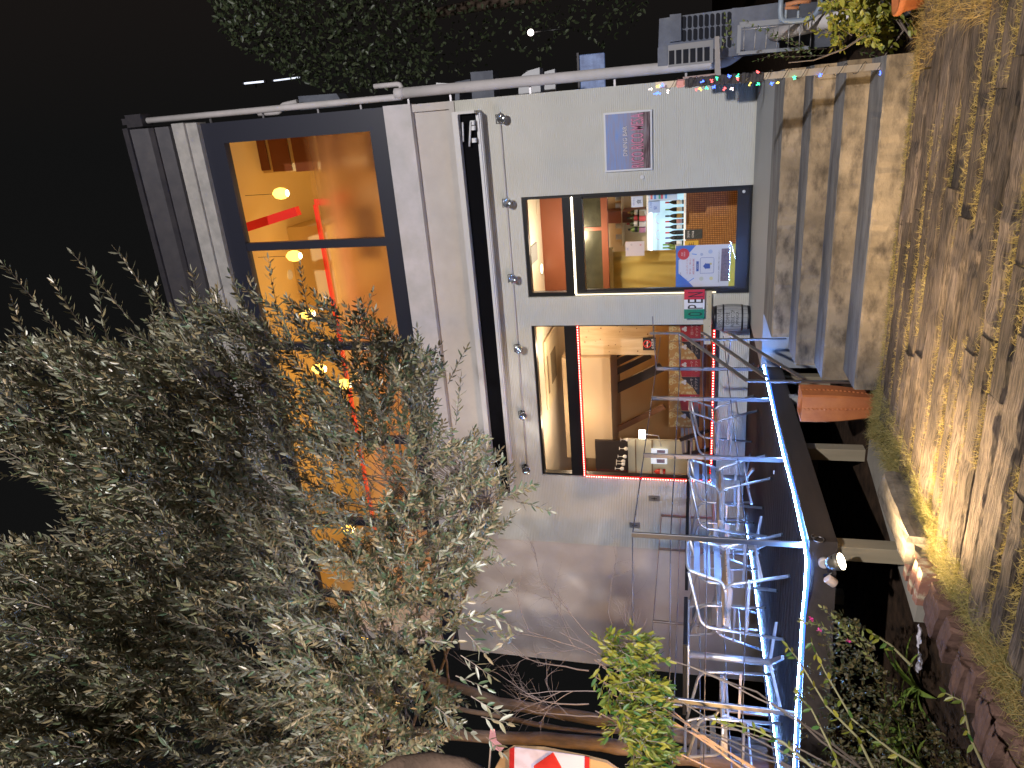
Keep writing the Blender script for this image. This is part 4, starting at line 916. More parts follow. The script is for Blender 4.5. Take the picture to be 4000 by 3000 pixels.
# upper ends of the sloping bars lie on the landing, on the line through B and C
dirBC = Vector((Pc.x-Pb.x, Pc.y-Pb.y, 0)); 
def on_line(tx, ty):
    d = ray(tx, ty); # intersect the vertical plane through B and C
    n = Vector((-dirBC.y, dirBC.x, 0)); return CAM+d*((Vector((Pb.x, Pb.y, 0))-CAM).dot(n)/d.dot(n))
Bz = lambda v_: on_line(v_, 1491)
b1a, b2a, b3a = on_line(2658, 1302), on_line(2744, 1300), on_line(2844, 1300)
b1b, b2b, b3b = on_line(2921, 1489), on_line(2993, 1474), on_line(3140, 1481)
for nm, p, q in (('post', Vector((Pb.x, Pb.y, -.6)), Vector((Pb.x, Pb.y, topB.z))), ('post', Vector((Pc.x, Pc.y, -.114)), Vector((Pc.x, Pc.y, topC.z))), ('upper_post', Vector((b1a.x, b1a.y, b1a.z)), on_line(2538, 1302))):
    MB().bar(p, q, .036, .014, up=(dirBC.y, -dirBC.x, 0), bev=.001).build(nm, m_steel, hr)
for p, q in ((b1a, b1b), (b2a, b2b), (b3a, b3b)):
    MB().bar(p, q, .012, .036, bev=.001).build('sloping_bar', m_steel, hr)
rr_ = MB()
for (tx, ty), z in (((2540, 1285), 1.065), ((2637, 1290), .82), ((2743, 1290), .59), ((2844, 1290), .345)):
    rr_.tube([(*P2, z), (Zp(tx, ty, z).x if abs(Zp(tx, ty, z).x) < 4 and z > .9 else b1a.x, b1a.y, z)], .006, 6)
rr_.build('joining_rods', m_steel, hr)
# bracket clamp and ring at post 2
cl = MB().box((DX-.02, 7.02, .0), (DX+.04, 7.10, .05)).tube([(DX+.02+.03*cos(a_), 7.1, .10+.03*sin(a_)*.8) for a_ in [2*pi*i/14 for i in range(15)]], .004, 5)
tag(cl.build('cable_clamp', m_black), 'black clamp with loop where the light strip starts by the stair railing', 'clamp')
rg = MB(); c_ = Xp(3198, 2108, DX+.056)
rg.tube([(DX+.058, c_.y+.030*cos(a_), c_.z+.030*sin(a_)) for a_ in [2*pi*i/16 for i in range(17)]], .0035, 6); rg.tube([(DX+.058, c_.y+.03+.02*cos(a_), c_.z+.022+.016*sin(a_)) for a_ in [2*pi*i/12 for i in range(9)]], .003, 6)
tag(rg.build('metal_ring', m_steel), 'pair of small metal rings hooked on the deck corner beam', 'ring')

# ------------------------------------------------------------------ chairs
m_slatw = mat('seat_wood', (.52, .36, .22), rough=.5, col2=(.42, .28, .16), ns=4, stretch=(8, .6, 8))
def make_chair():
    t = thing('patio_chair', '', 'chair', (0, 0, 0))
    for s in (-1, 1):
        a = MB(); pts = fillet([(s*.265, .25, 0), (s*.255, .205, .60), (s*.215, -.275, .700)], .09, 7)
        a.tube(pts, .0125, 10); a.build('front_leg_and_arm', m_alu, t)
        b = MB(); b.tube(fillet([(s*.215, -.14, .445), (s*.225, -.20, .39), (s*.24, -.33, 0)], .06, 6), .0125, 10); b.build('rear_leg', m_alu, t)
    h = MB(); h.tube(fillet([(.225, .12, .425), (.222, -.12, .43), (.205, -.20, .46), (.195, -.275, .695), (.15, -.29, .712), (-.15, -.29, .712), (-.195, -.275, .695), (-.205, -.20, .46), (-.222, -.12, .43), (-.225, .12, .425)], .07, 5), .012, 10); h.build('back_frame', m_alu, t)
    for z in (.640, .565, .490):
        s_ = MB(); n = 10; vs = []; fs = []
        for i in range(n+1):
            x = -.195+.39*i/n; yb = -.265+(z-.665)*-.32*-1+(-.03*(1-(x/.195)**2)); 
            yb = -.19-(z-.47)*.35-.03*(1-(x/.195)**2)
            for dz, dy in ((-.023, 0), (.023, -.016), (.023, -.010), (-.023, .006)): vs.append((x, yb+dy, z+dz))
        for i in range(n):
            for q in range(4): fs.append((i*4+q, i*4+(q+1) % 4, (i+1)*4+(q+1) % 4, (i+1)*4+q))
        fs += [(3, 2, 1, 0), (n*4, n*4+1, n*4+2, n*4+3)]
        s_.smooth = False; s_.add(vs, fs); s_.build('back_slat', mat('slat_aluminium', (.20, .21, .24), rough=.4, metal=.6), t)
    se = MB()
    for i in range(7):
        x = -.198+.066*i; se.prism([(x-.027, .20, .43), (x-.027, .0, .418), (x-.027, -.16, .41), (x-.027, -.16, .424), (x-.027, .0, .432), (x-.027, .20, .444)], (.054, 0, 0))
    seo = se.build('seat', m_slatw, t)
    fr = MB(); fr.bar((-.225, .21, .425), (.225, .21, .425), .025, .022, bev=.003).bar((-.235, -.165, .405), (.235, -.165, .405), .02, .02).tube([(-.245, .22, .39), (.245, .22, .39)], .010, 8)
    fr.bar((-.228, .21, .41), (-.228, -.17, .40), .012, .03).bar((.228, .21, .41), (.228, -.17, .40), .012, .03); fr.build('seat_frame', m_alu, t)
    st = MB(); st.tube([(-.232, -.262, .20), (.232, -.262, .20)], .009, 8); st.bar((-.252, .235, .27), (-.235, -.26, .27), .01, .02).bar((.252, .235, .27), (.235, -.26, .27), .01, .02); st.build('stretcher', m_alu, t)
    ft = MB()
    for x, y_ in ((.265, .25), (-.265, .25), (.24, -.33), (-.24, -.33)): ft.lathe((x, y_, -.001), [(.014, 0), (.015, .012)], 10)
    ft.build('foot_caps', m_black, t)
    return t
chs = [(-3.56, 7.62, 93, 'aluminium armchair nearest the wall on the near side of the tables, back to the railing'),
       (-3.56, 6.13, 92, 'aluminium armchair in front of the middle table, back to the railing'),
       (-3.56, 4.78, 86, 'large aluminium armchair nearest the deck corner, back to the railing'),
       (-4.78, 7.45, -85, 'armchair facing the viewer beyond the far table'),
       (-4.74, 6.05, -96, 'armchair facing the viewer beyond the middle table'),
       (-4.74, 4.62, -88, 'armchair facing right at the left end of the deck beyond the nearest table')]
c0_ = make_chair()
for i, (x, y, a, lb) in enumerate(chs):
    o = c0_ if i == 0 else copy_tree(c0_)
    o.location = (x, y, .004); o.rotation_euler = (0, 0, radians(a)); o['label'] = lb; o['group'] = 'aluminium armchairs on the deck'
# tables
def make_table():
    t = thing('patio_table', '', 'table', (0, 0, 0))
    MB().obox((0, 0, .720), (.64, .64, .030), None, .004).build('tabletop', mat('dark_table_top', (.006, .006, .007), rough=.6, spec=.2), t)
    e = MB(); e.tube(fillet([(-.312, -.2, .696), (-.312, .312, .696), (.312, .312, .696), (.312, -.312, .696), (-.312, -.312, .696), (-.312, -.19, .696)], .06, 5), .0075, 8); e.build('rim', m_alu, t)
    MB().tube([(0, 0, .04), (0, 0, .695)], .028, 18).build('column', m_alu, t)
    MB().obox((0, 0, .692), (.34, .34, .012), None, .003).build('top_plate', m_alu, t)
    for k in range(4):
        a = pi/4+k*pi/2; l = MB(); l.prism([(.02*cos(a)-.022*sin(a), .02*sin(a)+.022*cos(a), .085), (.02*cos(a)+.022*sin(a), .02*sin(a)-.022*cos(a), .085), (.31*cos(a)+.014*sin(a), .31*sin(a)-.014*cos(a), .028), (.31*cos(a)-.014*sin(a), .31*sin(a)+.014*cos(a), .028)], (0, 0, -.022))
        l.build('foot', mat('cast_foot', (.30, .30, .32), rough=.4, metal=.8), t)
    return t
t0_ = make_table()
for i, (x, y, a, lb) in enumerate([(-4.17, 7.62, 3, 'square dark topped metal table closest to the ribbed wall'), (-4.14, 6.17, -4, 'square dark topped metal table in the middle of the deck'), (-4.17, 4.66, 5, 'square dark topped metal table at the left front of the deck')]):
    o = t0_ if i == 0 else copy_tree(t0_)
    o.location = (x, y, .004); o.rotation_euler = (0, 0, radians(a)); o['label'] = lb; o['group'] = 'square tables on the deck'

# ------------------------------------------------------------------ flood lamp on the corner
fl = thing('flood_lamp', 'lit flood lamp with round box and pale sensor cylinder mounted on the deck corner beam', 'flood lamp', (-2.8, 3.9, -.1))
def hy(x, y): return (3000+x/3.16, 2000+y/3.16)
yb = yfront(-2.80)-.055
c = Yp(*hy(690, 610), yb)
m_putty = mat('pale_plastic', (.55, .50, .48), rough=.5)
MB().lathe((c.x, yb-.03, c.z), [(.034, .03), (.034, .005), (.028, 0)], 20, 'Y').build('junction_box', m_putty, fl)
c2_ = Yp(*hy(905, 610), yb-.14)
rim = Vector(c2_); dn = Vector((.55, -.35, -.9)).normalized(); R = Vector((0, 0, 1)).rotation_difference(-dn).to_matrix()
h = MB(); h.lathe(rim, [(.050, 0), (.050, .025), (.040, .06), (.024, .085)], 22, 'Z', R); h.build('lamp_housing', mat('grey_housing', (.14, .13, .11), rough=.4, metal=.4), fl)
h = MB(); h.lathe(rim-(-dn)*.0, [(.047, -.003), (.047, .0005)], 22, 'Z', R); h.build('lit_lens', emitter('flood_lens', (1, .85, .6), 22), fl)
s = Yp(*hy(775, 850), yb-.1); R = Vector((0, 0, 1)).rotation_difference(Vector((-.25, 0, 1)).normalized()).to_matrix()
R = Matrix.Rotation(radians(38), 3, 'Y')
MB().lathe(s+R@Vector((0, 0, -.0)), [(.026, -.03), (.028, -.026), (.028, .026), (.026, .03)], 20, 'Z', R).build('sensor', mat('sensor_plastic', (.62, .48, .40), rough=.45), fl)
MB().tube([(c.x, yb-.02, c.z-.01), (c.x-.02, yb-.09, c.z-.03), s+Vector((.01, .03, .03))], .012, 8).tube([(c.x-.01, yb-.08, c.z-.02), rim+R@Vector((-.01, 0, .05))], .014, 8).build('arm', m_black, fl)
# small box with a lamp under the side beam (by the pot)
sb = Xp(3100, 1560, DX+.02); bx = thing('meter_box', 'small grey box with a round lens under the deck beam above the clay pot', 'box', sb)
MB().obox(sb, (.06, .10, .09), None, .006).build('casing', mat('grey_plastic', (.34, .34, .33), rough=.5), bx); MB().lathe(sb+Vector((.032, -.01, -.02)), [(.022, 0), (.022, .01)], 14, 'Y').build('lens', m_lens, bx)

# ------------------------------------------------------------------ terracotta planter
m_terra = mat('terracotta', (.50, .17, .055), rough=.85, spec=.2, col2=(.36, .11, .04), ns=5, bump=.25, bs=25)
pt = thing('clay_planter', 'square orange terracotta planter with rope relief standing by the deck', 'planter', (-2.16, 4.98, -.6))
pc = Zp(3413, 1600, -.56); pcx, pcy = pc.x, pc.y+.10; ang = radians(-2)
# tapered square body with rounded belly
R = Matrix.Rotation(ang, 3, 'Z'); H = .49; n = 14; 
def pw(t): return .078+.030*sin(min(1, t*1.25)*pi/2)
pl = MB(); vs = []; fs = []
for i in range(n+1):
    t_ = i/n; w_ = pw(t_)
    for sx, sy in ((-1, -1), (1, -1), (1, 1), (-1, 1)):
        for kx, ky in ((0, 1), (1, 0)) if sx*sy > 0 else ((1, 0), (0, 1)): 
            vs.append(R@Vector((sx*(w_-.012*kx), sy*(w_-.012*ky), 0))+Vector((pcx, pcy, -.57+H*t_)))
for i in range(n):
    for k in range(8): fs.append((i*8+k, i*8+(k+1) % 8, (i+1)*8+(k+1) % 8, (i+1)*8+k))
for sc, dz in ((.86, 0), (.84, -.05)):
    for sx, sy in ((-1, -1), (1, -1), (1, 1), (-1, 1)):
        for kx, ky in ((0, 1), (1, 0)) if sx*sy > 0 else ((1, 0), (0, 1)):
            vs.append(R@Vector((sx*pw(1)*sc, sy*pw(1)*sc, 0))+Vector((pcx, pcy, -.57+H+dz)))
for r_ in (n, n+1):
    for k in range(8): fs.append((r_*8+k, r_*8+(k+1) % 8, (r_+1)*8+(k+1) % 8, (r_+1)*8+k))
fs.append([0, 1, 2, 3, 4, 5, 6, 7])
pl.add(vs, fs); pl.build('pot_body', m_terra, pt)
MB().obox((pcx, pcy, -.57+H-.045), (pw(1)*1.68, pw(1)*1.68, .01), R).build('potting_soil', m_soil, pt)
for face in range(4):
    rp_ = MB()
    Rf = R@Matrix.Rotation(face*pi/2, 3, 'Z')
    for i in range(17):
        t_ = (i+.5)/17; p = Rf@Vector((0, -pw(t_)-.001, 0))+Vector((pcx, pcy, -.57+H*t_))
        rp_.obox(p, (.018, .010, .020), Rf@Matrix.Rotation(.5, 3, 'Y'), .005)
    rp_.build('rope_relief', m_terra, pt)

# ------------------------------------------------------------------ stone kerb: one flat granite block and a row of rough red blocks
m_gran = mat('granite_block', (.20, .17, .135), rough=.9, col2=(.10, .085, .07), ns=14, bump=.6, bs=30)
m_brick = mat('rough_red_stone', (.155, .09, .068), rough=.95, spec=.2, col2=(.075, .042, .034), ns=9, bump=.9, bs=22)
m_bricky = mat('plastered_red_stone', (.30, .14, .095), rough=.9, col2=(.50, .44, .30), ns=6, bump=.8, bs=20, lo=.5, hi=.56)
def rough_block(c, size, rot, seed, jit=.012, n=5):
    rnd = random.Random(seed); mb = MB(); import itertools
    # subdivided box with jittered surface
    idx = {}; vs = []
    def vert(i, j, k):
        if (i, j, k) not in idx:
            p = Vector(((i/n-.5)*size[0], (j/n-.5)*size[1], (k/n-.5)*size[2]))
            # round corners
            e = sum(1 for q in (i, j, k) if q in (0, n)); 
            p *= (1-.035*(e-1)); p += Vector([rnd.gauss(0, jit*.5) for _ in range(3)])
            idx[(i, j, k)] = len(vs); vs.append(rot@p+Vector(c))
        return idx[(i, j, k)]
    fs = []
    for a in range(n):
        for b in range(n):
            for s in (0, n):
                fs.append((vert(s, a, b), vert(s, a+1, b), vert(s, a+1, b+1), vert(s, a, b+1)))
                fs.append((vert(a, s, b), vert(a+1, s, b), vert(a+1, s, b+1), vert(a, s, b+1)))
                fs.append((vert(a, b, s), vert(a+1, b, s), vert(a+1, b+1, s), vert(a, b+1, s)))
    mb.add(vs, fs); return mb
A_ = Zp(3485, 1885, -.50); B_ = Zp(3590, 2140, -.50)
d_ = (B_-A_); ang = math.atan2(d_.y, d_.x)
blk = rough_block(((A_.x+B_.x)/2-.02, (A_.y+B_.y)/2, -.53), (d_.length*1.05, .20, .20), Matrix.Rotation(ang, 3, 'Z'), 3, .008)
tag(blk.build('granite_block', m_gran), 'long pale granite kerb block lying in the grass below the deck', 'kerb stone')
def b5(x, y): return (3000+x/1.508, 1900+y/1.508)
BR = [((780, 430), (1055, 480)), ((820, 520), (1080, 545)), ((860, 610), (1160, 640)), ((955, 680), (1190, 705)), ((915, 745), (1230, 790)), ((945, 830), (1240, 865)), ((1020, 900), (1250, 935)), ((1040, 975), (1290, 1010)), ((1080, 1070), (1330, 1110)), ((1150, 1160), (1400, 1200)), ((1210, 1250), (1450, 1290)), ((1235, 1350), (1490, 1400)), ((1250, 1450), (1500, 1500)), ((1340, 1540), (1560, 1580)), ((1345, 1630), (1600, 1670))]
for i, (p, q) in enumerate(BR):
    yy = 3.68-.094*i; x = -2.50+random.uniform(-.02, .02)
    top = -.475+random.uniform(-.028, .022) + (.03 if i < 3 else 0)
    rot = Matrix.Rotation(radians(-14+random.uniform(-7, 7)), 3, 'Z')@Matrix.Rotation(random.uniform(-.05, .05), 3, 'X')
    blk = rough_block((x, yy, top-.09), (.25+random.uniform(-.02, .02), .068, .18), rot, i+20, .0045, 4)
    o = blk.build('edging_stone', m_bricky if i < 3 else m_brick)
    lab = ['cream splashed red edging stone at the foot of the deck corner post', 'cream splashed red edging stone, second from the deck post', 'cream splashed red edging stone, third from the deck post'][i] if i < 3 else 'rough red edging stone, %s from the deck corner post' % (['fourth', 'fifth', 'sixth', 'seventh', 'eighth', 'ninth', 'tenth', 'eleventh', 'twelfth', 'thirteenth', 'fourteenth', 'fifteenth'][i-3])
    tag(o, lab, 'edging stone', 'row of rough edging stones')

# ------------------------------------------------------------------ wrapped post with coloured fairy lights at the right of the steps
wp = thing('wrapped_post', 'steel post at the right of the steps, upper half wrapped in black cloth', 'post', (.07, 5.17, -.55))
pb_ = Zp(3535, 250, -.54); X_, Y_ = pb_.x, pb_.y
def wz(tx): return Yp(tx, 300, Y_).z
def wx(tx, ty): return Yp(tx, ty, Y_).x
xt = lambda tx: X_+(wx(2700, 322)-X_)*((wz(tx)+.54)/(wz(2700)+.54))
def wpt(tx): return Vector((xt(tx), Y_, wz(tx)))
MB().bar(Vector((X_, Y_, -.6)), wpt(2560), .040, .014, up=(0, 1, 0)).build('steel_bar', mat('brushed_warm_steel', (.60, .52, .42), rough=.4, metal=.8), wp)
wr = MB(); n = 22
for i in range(n):
    p, q = wpt(2983-(2983-2678)*i/n), wpt(2983-(2983-2678)*(i+1.15)/n); wr.bar(p, q, .052+.006*(i % 3), .030+.004*(i % 2), up=(0, 1, 0), bev=.004)
wr.build('black_wrapping', mat('black_cloth', (.02, .02, .028), rough=.8), wp)
wr = MB().bar(wpt(2677), wpt(2640), .050, .028, up=(0, 1, 0), bev=.01); wr.build('pink_wrapping', mat('pink_cloth', (.42, .20, .20), rough=.7), wp)
sl_ = thing('fairy_lights', 'string of small coloured fairy lights wound round the wrapped post', 'fairy lights', (X_, Y_-.03, 0))
wire = MB(); pts = []
for i in range(90):
    tx = 2575+(3500-2575)*i/89; p = wpt(tx); a_ = i*.9; amp = .034
    pts.append(p+Vector((amp*cos(a_), -.012+.022*sin(a_), 0)))
wire.tube(pts, .0022, 4); wire.build('wire', m_black, sl_)
def e2(x, y): return (2550+x/3.16, y/3.16)
BL = [(65, 1060, 'y'), (108, 1050, 'b'), (30, 1155, 'b'), (75, 1150, 'b'), (185, 1130, 'w'), (610, 1010, 'b'), (725, 995, 'r'), (785, 970, 'g'), (945, 935, 'b'), (1048, 932, 'g'), (1040, 980, 'r'), (1300, 878, 'r'), (545, 1100, 'r'), (585, 1100, 'y'), (665, 1088, 'g'), (755, 1075, 'b'), (885, 1098, 'r'), (975, 1100, 'w'), (1195, 1035, 'y'), (1298, 1040, 'g'), (1472, 1030, 'b'), (1540, 1010, 'y'), (1748, 960, 'g'), (2065, 925, 'b'), (2805, 930, 'b'), (2960, 905, 'y'), (-30, 1100, 'w')]
cols = {'b': (.05, .12, 1.0), 'g': (.05, .85, .35), 'r': (1.0, .10, .10), 'y': (1.0, .75, .10), 'w': (1, .8, .7)}
for (x, y_, c_) in BL:
    if x > 2500: tx, ty = (3439, 285) if x < 2900 else (3499, 280)
    else: tx, ty = e2(x, y_)
    p = Yp(tx, ty, Y_-.045); q = MB(); rnd = random.Random(x)
    for k in range(5):
        v = Vector((rnd.uniform(-1, 1), rnd.uniform(-.4, .4), rnd.uniform(-1, 1))).normalized(); q.tube([p, p+v*.012], [.002, .0035], 5)
    q.build('bulb', emitter('bulb_'+c_, cols[c_], 2.4 if c_ != 'b' else 4), sl_)
# wall lamp post base for the lane lamp behind the viewer
sp2 = thing('lane_lamp', 'tall lane lamp post standing behind the viewer', 'street lamp', (2.7, -3.3, -.6))
MB().tube([(2.7, -3.5, -.6), (2.7, -3.5, 5.8)], .06, 12).tube([(2.7, -3.5, 5.8), (2.7, -3.0, 5.9)], .04, 10).build('pole', m_steel, sp2)
MB().box((2.5, -3.2, 5.78), (2.9, -2.8, 5.92), .03).build('lamp_head', m_steel, sp2)

ww = thing('added_fill_lamp', 'added unseen fill lamp on a stake behind the viewer', 'flood lamp', (.6, -1.7, -.6))  # fitting made up for the added light on the left wall
MB().tube([(.6, -1.75, -.6), (.6, -1.75, .38)], .015, 8).build('stake', m_black, ww)
MB().box((.50, -1.80, .36), (.70, -1.66, .52), .01).build('lamp_head', m_black, ww)
# ================================================================== PLANTS
def leafmat(name, c1, c2, rough=.45, back=None, trans=.15, spec=.5):
    m = bpy.data.materials.new(name); m.use_nodes = True; t = m.node_tree; b = t.nodes['Principled BSDF']; out = t.nodes['Material Output']
    gi = t.nodes.new('ShaderNodeNewGeometry'); rp = t.nodes.new('ShaderNodeValToRGB'); t.links.new(gi.outputs['Random Per Island'], rp.inputs[0])
    rp.color_ramp.elements[0].color = (*c1, 1); rp.color_ramp.elements[1].color = (*c2, 1)
    src = rp.outputs[0]
    if back:
        mx = t.nodes.new('ShaderNodeMix'); mx.data_type = 'RGBA'; t.links.new(gi.outputs['Backfacing'], mx.inputs[0]); t.links.new(src, mx.inputs[6]); mx.inputs[7].default_value = (*back, 1); src = mx.outputs[2]
    t.links.new(src, b.inputs['Base Color']); b.inputs['Roughness'].default_value = rough; b.inputs['Specular IOR Level'].default_value = spec
    tl = t.nodes.new('ShaderNodeBsdfTranslucent'); t.links.new(src, tl.inputs[0]); ms = t.nodes.new('ShaderNodeMixShader'); ms.inputs[0].default_value = trans
    t.links.new(b.outputs[0], ms.inputs[1]); t.links.new(tl.outputs[0], ms.inputs[2]); t.links.new(ms.outputs[0], out.inputs[0])
    return m
def rvec(r): 
    while True:
        v = Vector((r.uniform(-1, 1), r.uniform(-1, 1), r.uniform(-1, 1)))
        if .05 < v.length < 1: return v.normalized()
def add_leaf(V, Fc, p, d, n, L, W):
    # lanceolate leaf: 6 points, slightly folded
    s = d.cross(n)
    if s.length < 1e-4: s = d.orthogonal()
    s.normalize(); n2 = s.cross(d); k = len(V)
    a = p+d*(L*.33)-n2*(W*.12); b = p+d*(L*.70)-n2*(W*.12)
    V.extend((p, a+s*W*.5, b+s*W*.42, p+d*L, b-s*W*.42, a-s*W*.5)); Fc.append((k, k+1, k+2, k+3)); Fc.append((k, k+3, k+4, k+5))
def mesh_obj(name, V, Fc, m, parent=None):
    me = bpy.data.meshes.new(name); off = WORLDLOC.get(parent.name, Vector()) if parent else Vector()
    me.from_pydata([tuple(v-off) for v in V], [], Fc); me.materials.append(m); me.update()
    o = bpy.data.objects.new(name, me); COL.objects.link(o)
    if parent: o.parent = parent
    WORLDLOC[o.name] = off.copy(); return o
def twig(V, Fc, wood, r, p, d, L, leafL, leafW, pitch, droop=0.0, spread=.7, stemr=.0022):
    pts = [p.copy()]; n = max(3, int(L/.06)); q = p.copy(); dd = d.copy()
    for i in range(n):
        dd = (dd+Vector((r.gauss(0, .05), r.gauss(0, .05), -droop*.12+r.gauss(0, .04)))).normalized(); q = q+dd*(L/n); pts.append(q.copy())
    wood.append((pts, [stemr*(1-.7*i/n) for i in range(n+1)]))
    seglen = L/n; s = .02; side = rvec(r).cross(dd).normalized(); k = 0
    while s < L:
        i = min(n-1, int(s/seglen)); t = s/seglen-i; pp = pts[i].lerp(pts[i+1], min(1, t)); dl = (pts[i+1]-pts[i]).normalized()
        if k % 2: sd = dl.cross(side).normalized()
        else: sd = side
        for sg in (1, -1):
            ld = (dl*(1-spread*.35)+sd*sg*spread+rvec(r)*.22).normalized(); nn = (dl+Vector((0, 0, .4))+rvec(r)*.5).normalized()
            ll = leafL*r.uniform(.65, 1.15)*(1 if s < L*.85 else .75); add_leaf(V, Fc, pp, ld, nn, ll, leafW*r.uniform(.8, 1.2))
        s += pitch*r.uniform(.8, 1.2); k += 1
    add_leaf(V, Fc, pts[-1], dd, side, leafL*.8, leafW*.8)
def wood_obj(name, wood, m, parent, seg=4):
    mb = MB()
    for pts, rs in wood: mb.tube(pts, rs, seg, False)
    return mb.build(name, m, parent, fixnormals=False)

def in_poly(x, y, P):
    c = False; n = len(P)
    for i in range(n):
        x1, y1 = P[i]; x2, y2 = P[(i+1) % n]
        if (y1 > y) != (y2 > y) and x < (x2-x1)*(y-y1)/(y2-y1)+x1: c = not c
    return c
R_ = random.Random(42)
m_olive = leafmat('olive_leaf', (.05, .095, .045), (.25, .18, .095), rough=.40, back=(.27, .26, .19), trans=.12, spec=.6)
m_bark = mat('olive_bark', (.16, .11, .075), rough=.9, col2=(.07, .05, .036), ns=5, stretch=(3, 3, .7), bump=.8, bs=16)
m_twig = mat('twig_bark', (.17, .13, .10), rough=.8)
ol = thing('olive_tree', 'large silvery olive tree leaning over the left of the deck and hiding the upper windows', 'tree', (-5.6, 4.9, -.62))
# trunks and limbs, grown towards the crown
def limb(p, q, r0, r1, wob=.10, n=10, rnd=R_):
    pts = []; 
    off = rvec(rnd)*wob*(q-p).length
    for i in range(n+1):
        t = i/n; pts.append(p.lerp(q, t)+off*sin(pi*t)+Vector((rnd.gauss(0, .008), rnd.gauss(0, .008), rnd.gauss(0, .008))))
    return pts, [r0+(r1-r0)*i/n for i in range(n+1)]
TR = [((-5.55, 5.0, -.62), (-5.05, 4.9, 1.9), .075, .06), ((-5.75, 4.75, -.62), (-5.15, 4.45, 2.0), .085, .065), ((-5.45, 4.55, -.62), (-4.75, 4.25, 1.75), .05, .04)]
tk = MB(); tips = []
for pxs, r0, r1 in (([(3100, 2975), (2750, 2900), (2500, 2835), (2200, 2790), (1950, 2740), (1550, 2600)], .075, .045), ([(3100, 3010), (2800, 2975), (2600, 2945), (2350, 2905), (2050, 2885), (1600, 2860)], .085, .05), ([(3000, 2900), (2700, 2880), (2480, 2850), (2300, 2865), (2100, 2830), (1750, 2760)], .035, .022)):
    base = [Xp(a_, b_, -5.6) for a_, b_ in pxs]; pts = []
    for i in range(len(base)-1):
        for k in range(4): pts.append(base[i].lerp(base[i+1], k/4)+Vector((R_.gauss(0, .006), R_.gauss(0, .006), 0)))
    pts.append(base[-1]); n_ = len(pts); tk.tube(pts, [r0+(r1-r0)*i/n_ for i in range(n_)], 10, True); tips.append(pts[-1])
tk.build('trunk', m_bark, ol, fixnormals=False)
crown_c = Vector((-3.9, 4.3, 3.2))
lim = []; ends = []
for i in range(13):
    tp = tips[i % 3]; tgt = crown_c+Vector((R_.uniform(-1.3, 1.35), R_.uniform(-.6, .6), R_.uniform(-1.2, 1.7)))
    pts, rs = limb(tp, tgt, .018, .006, .07, 10); lim.append((pts, rs)); ends.append(pts[5]); ends.append(pts[-1]); ends.append(pts[8])
lm_ = wood_obj('limb', lim, m_bark, ol, 7)
CROWN = [(-250, 1400), (0, 1350), (250, 1330), (480, 1350), (700, 1230), (900, 1190), (1080, 1120), (1200, 1150), (1380, 1200), (1540, 1290), (1700, 1400), (1780, 1560), (1870, 1700), (1980, 1830), (2080, 1930), (2010, 2060), (1900, 2080), (1850, 2240), (1860, 2380), (1720, 2470), (1640, 2620), (1760, 2700), (1800, 2860), (1560, 3000), (1560, 3250), (-250, 3250), (-250, 2200), (120, 2120), (330, 2010), (170, 1900), (-60, 1780), (-250, 1600)]
HOLES = [[(1000, 1400), (1260, 1330), (1380, 1500), (1200, 1640), (1020, 1560)], [(1350, 1780), (1560, 1760), (1540, 1900), (1380, 1900)]]
V = []; Fc = []; wood = []; cnt = 0
CL = []
while len(CL) < 210:
    tx, ty = R_.uniform(-250, 2100), R_.uniform(1100, 3200)
    if in_poly(tx, ty, CROWN): CL.append((tx, ty, R_.triangular(3.8, 6.0, 4.5)))
def crown_pt(tx, ty, r):
    depth = r.triangular(3.7, 6.0, 4.5); d = ray(tx, ty); return CAM+d/d.length*depth
while cnt < 3700:
    if R_.random() < .72: c_ = R_.choice(CL); tx, ty, dd_ = R_.gauss(c_[0], 85), R_.gauss(c_[1], 75), c_[2]+R_.gauss(0, .16)
    else: tx, ty, dd_ = R_.uniform(-250, 2100), R_.uniform(1100, 3200), None
    if not in_poly(tx, ty, CROWN): continue
    if any(in_poly(tx, ty, h) for h in HOLES) and R_.random() < .35: continue
    p = crown_pt(tx, ty, R_) if dd_ is None else Dp(tx, ty, dd_)
    out = (p-crown_c); out.z *= .6
    if out.length > 0: out.normalize()
    low = tx > 1350
    up = Vector((0, 0, .75)) if not low else Vector((0, 0, -.35 if tx > 1600 else .25))
    d = (out*.75+up+rvec(R_)*.6+Vector((.35, 0, 0))).normalized()
    L = R_.uniform(.16, .34)
    twig(V, Fc, wood, R_, p-d*L*.6, d, L, .060, .0155, .023, droop=.1 if not low else .5)
    cnt += 1
# feathered shoots along the upper right edge
for (a, b) in [((260, 1330), (0, 1030)), ((520, 1260), (285, 1000)), ((640, 1230), (460, 985)), ((350, 1330), (225, 1085)), ((420, 1330), (370, 1075)), ((700, 1260), (560, 1130)), ((770, 1210), (760, 1060)), ((950, 1210), (905, 1075)), ((1085, 1230), (1045, 1010)), ((1210, 1290), (1170, 1040)), ((1000, 1200), (980, 1090)), ((150, 1420), (45, 1180)), ((600, 1300), (590, 1110)), ((1300, 1300), (1290, 1190)), ((1420, 1290), (1450, 1130)), ((850, 1250), (840, 1130)), ((2020, 1960), (2145, 2000)), ((1850, 1700), (1920, 1850)), ((1750, 1500), (1820, 1360)), ((1880, 2360), (1990, 2290)), ((1800, 2440), (1990, 2480)), ((1620, 2330), (1700, 2420)), ((1700, 2150), (1990, 2180)), ((1860, 2040), (1960, 2170)), ((1780, 1660), (1790, 1480))]:
    dp_ = R_.uniform(4.1, 4.7); p = Dp(*a, dp_); q = Dp(*b, dp_-.1)
    twig(V, Fc, wood, R_, p, (q-p).normalized(), (q-p).length, .058, .0135, .026, droop=0, stemr=.003)
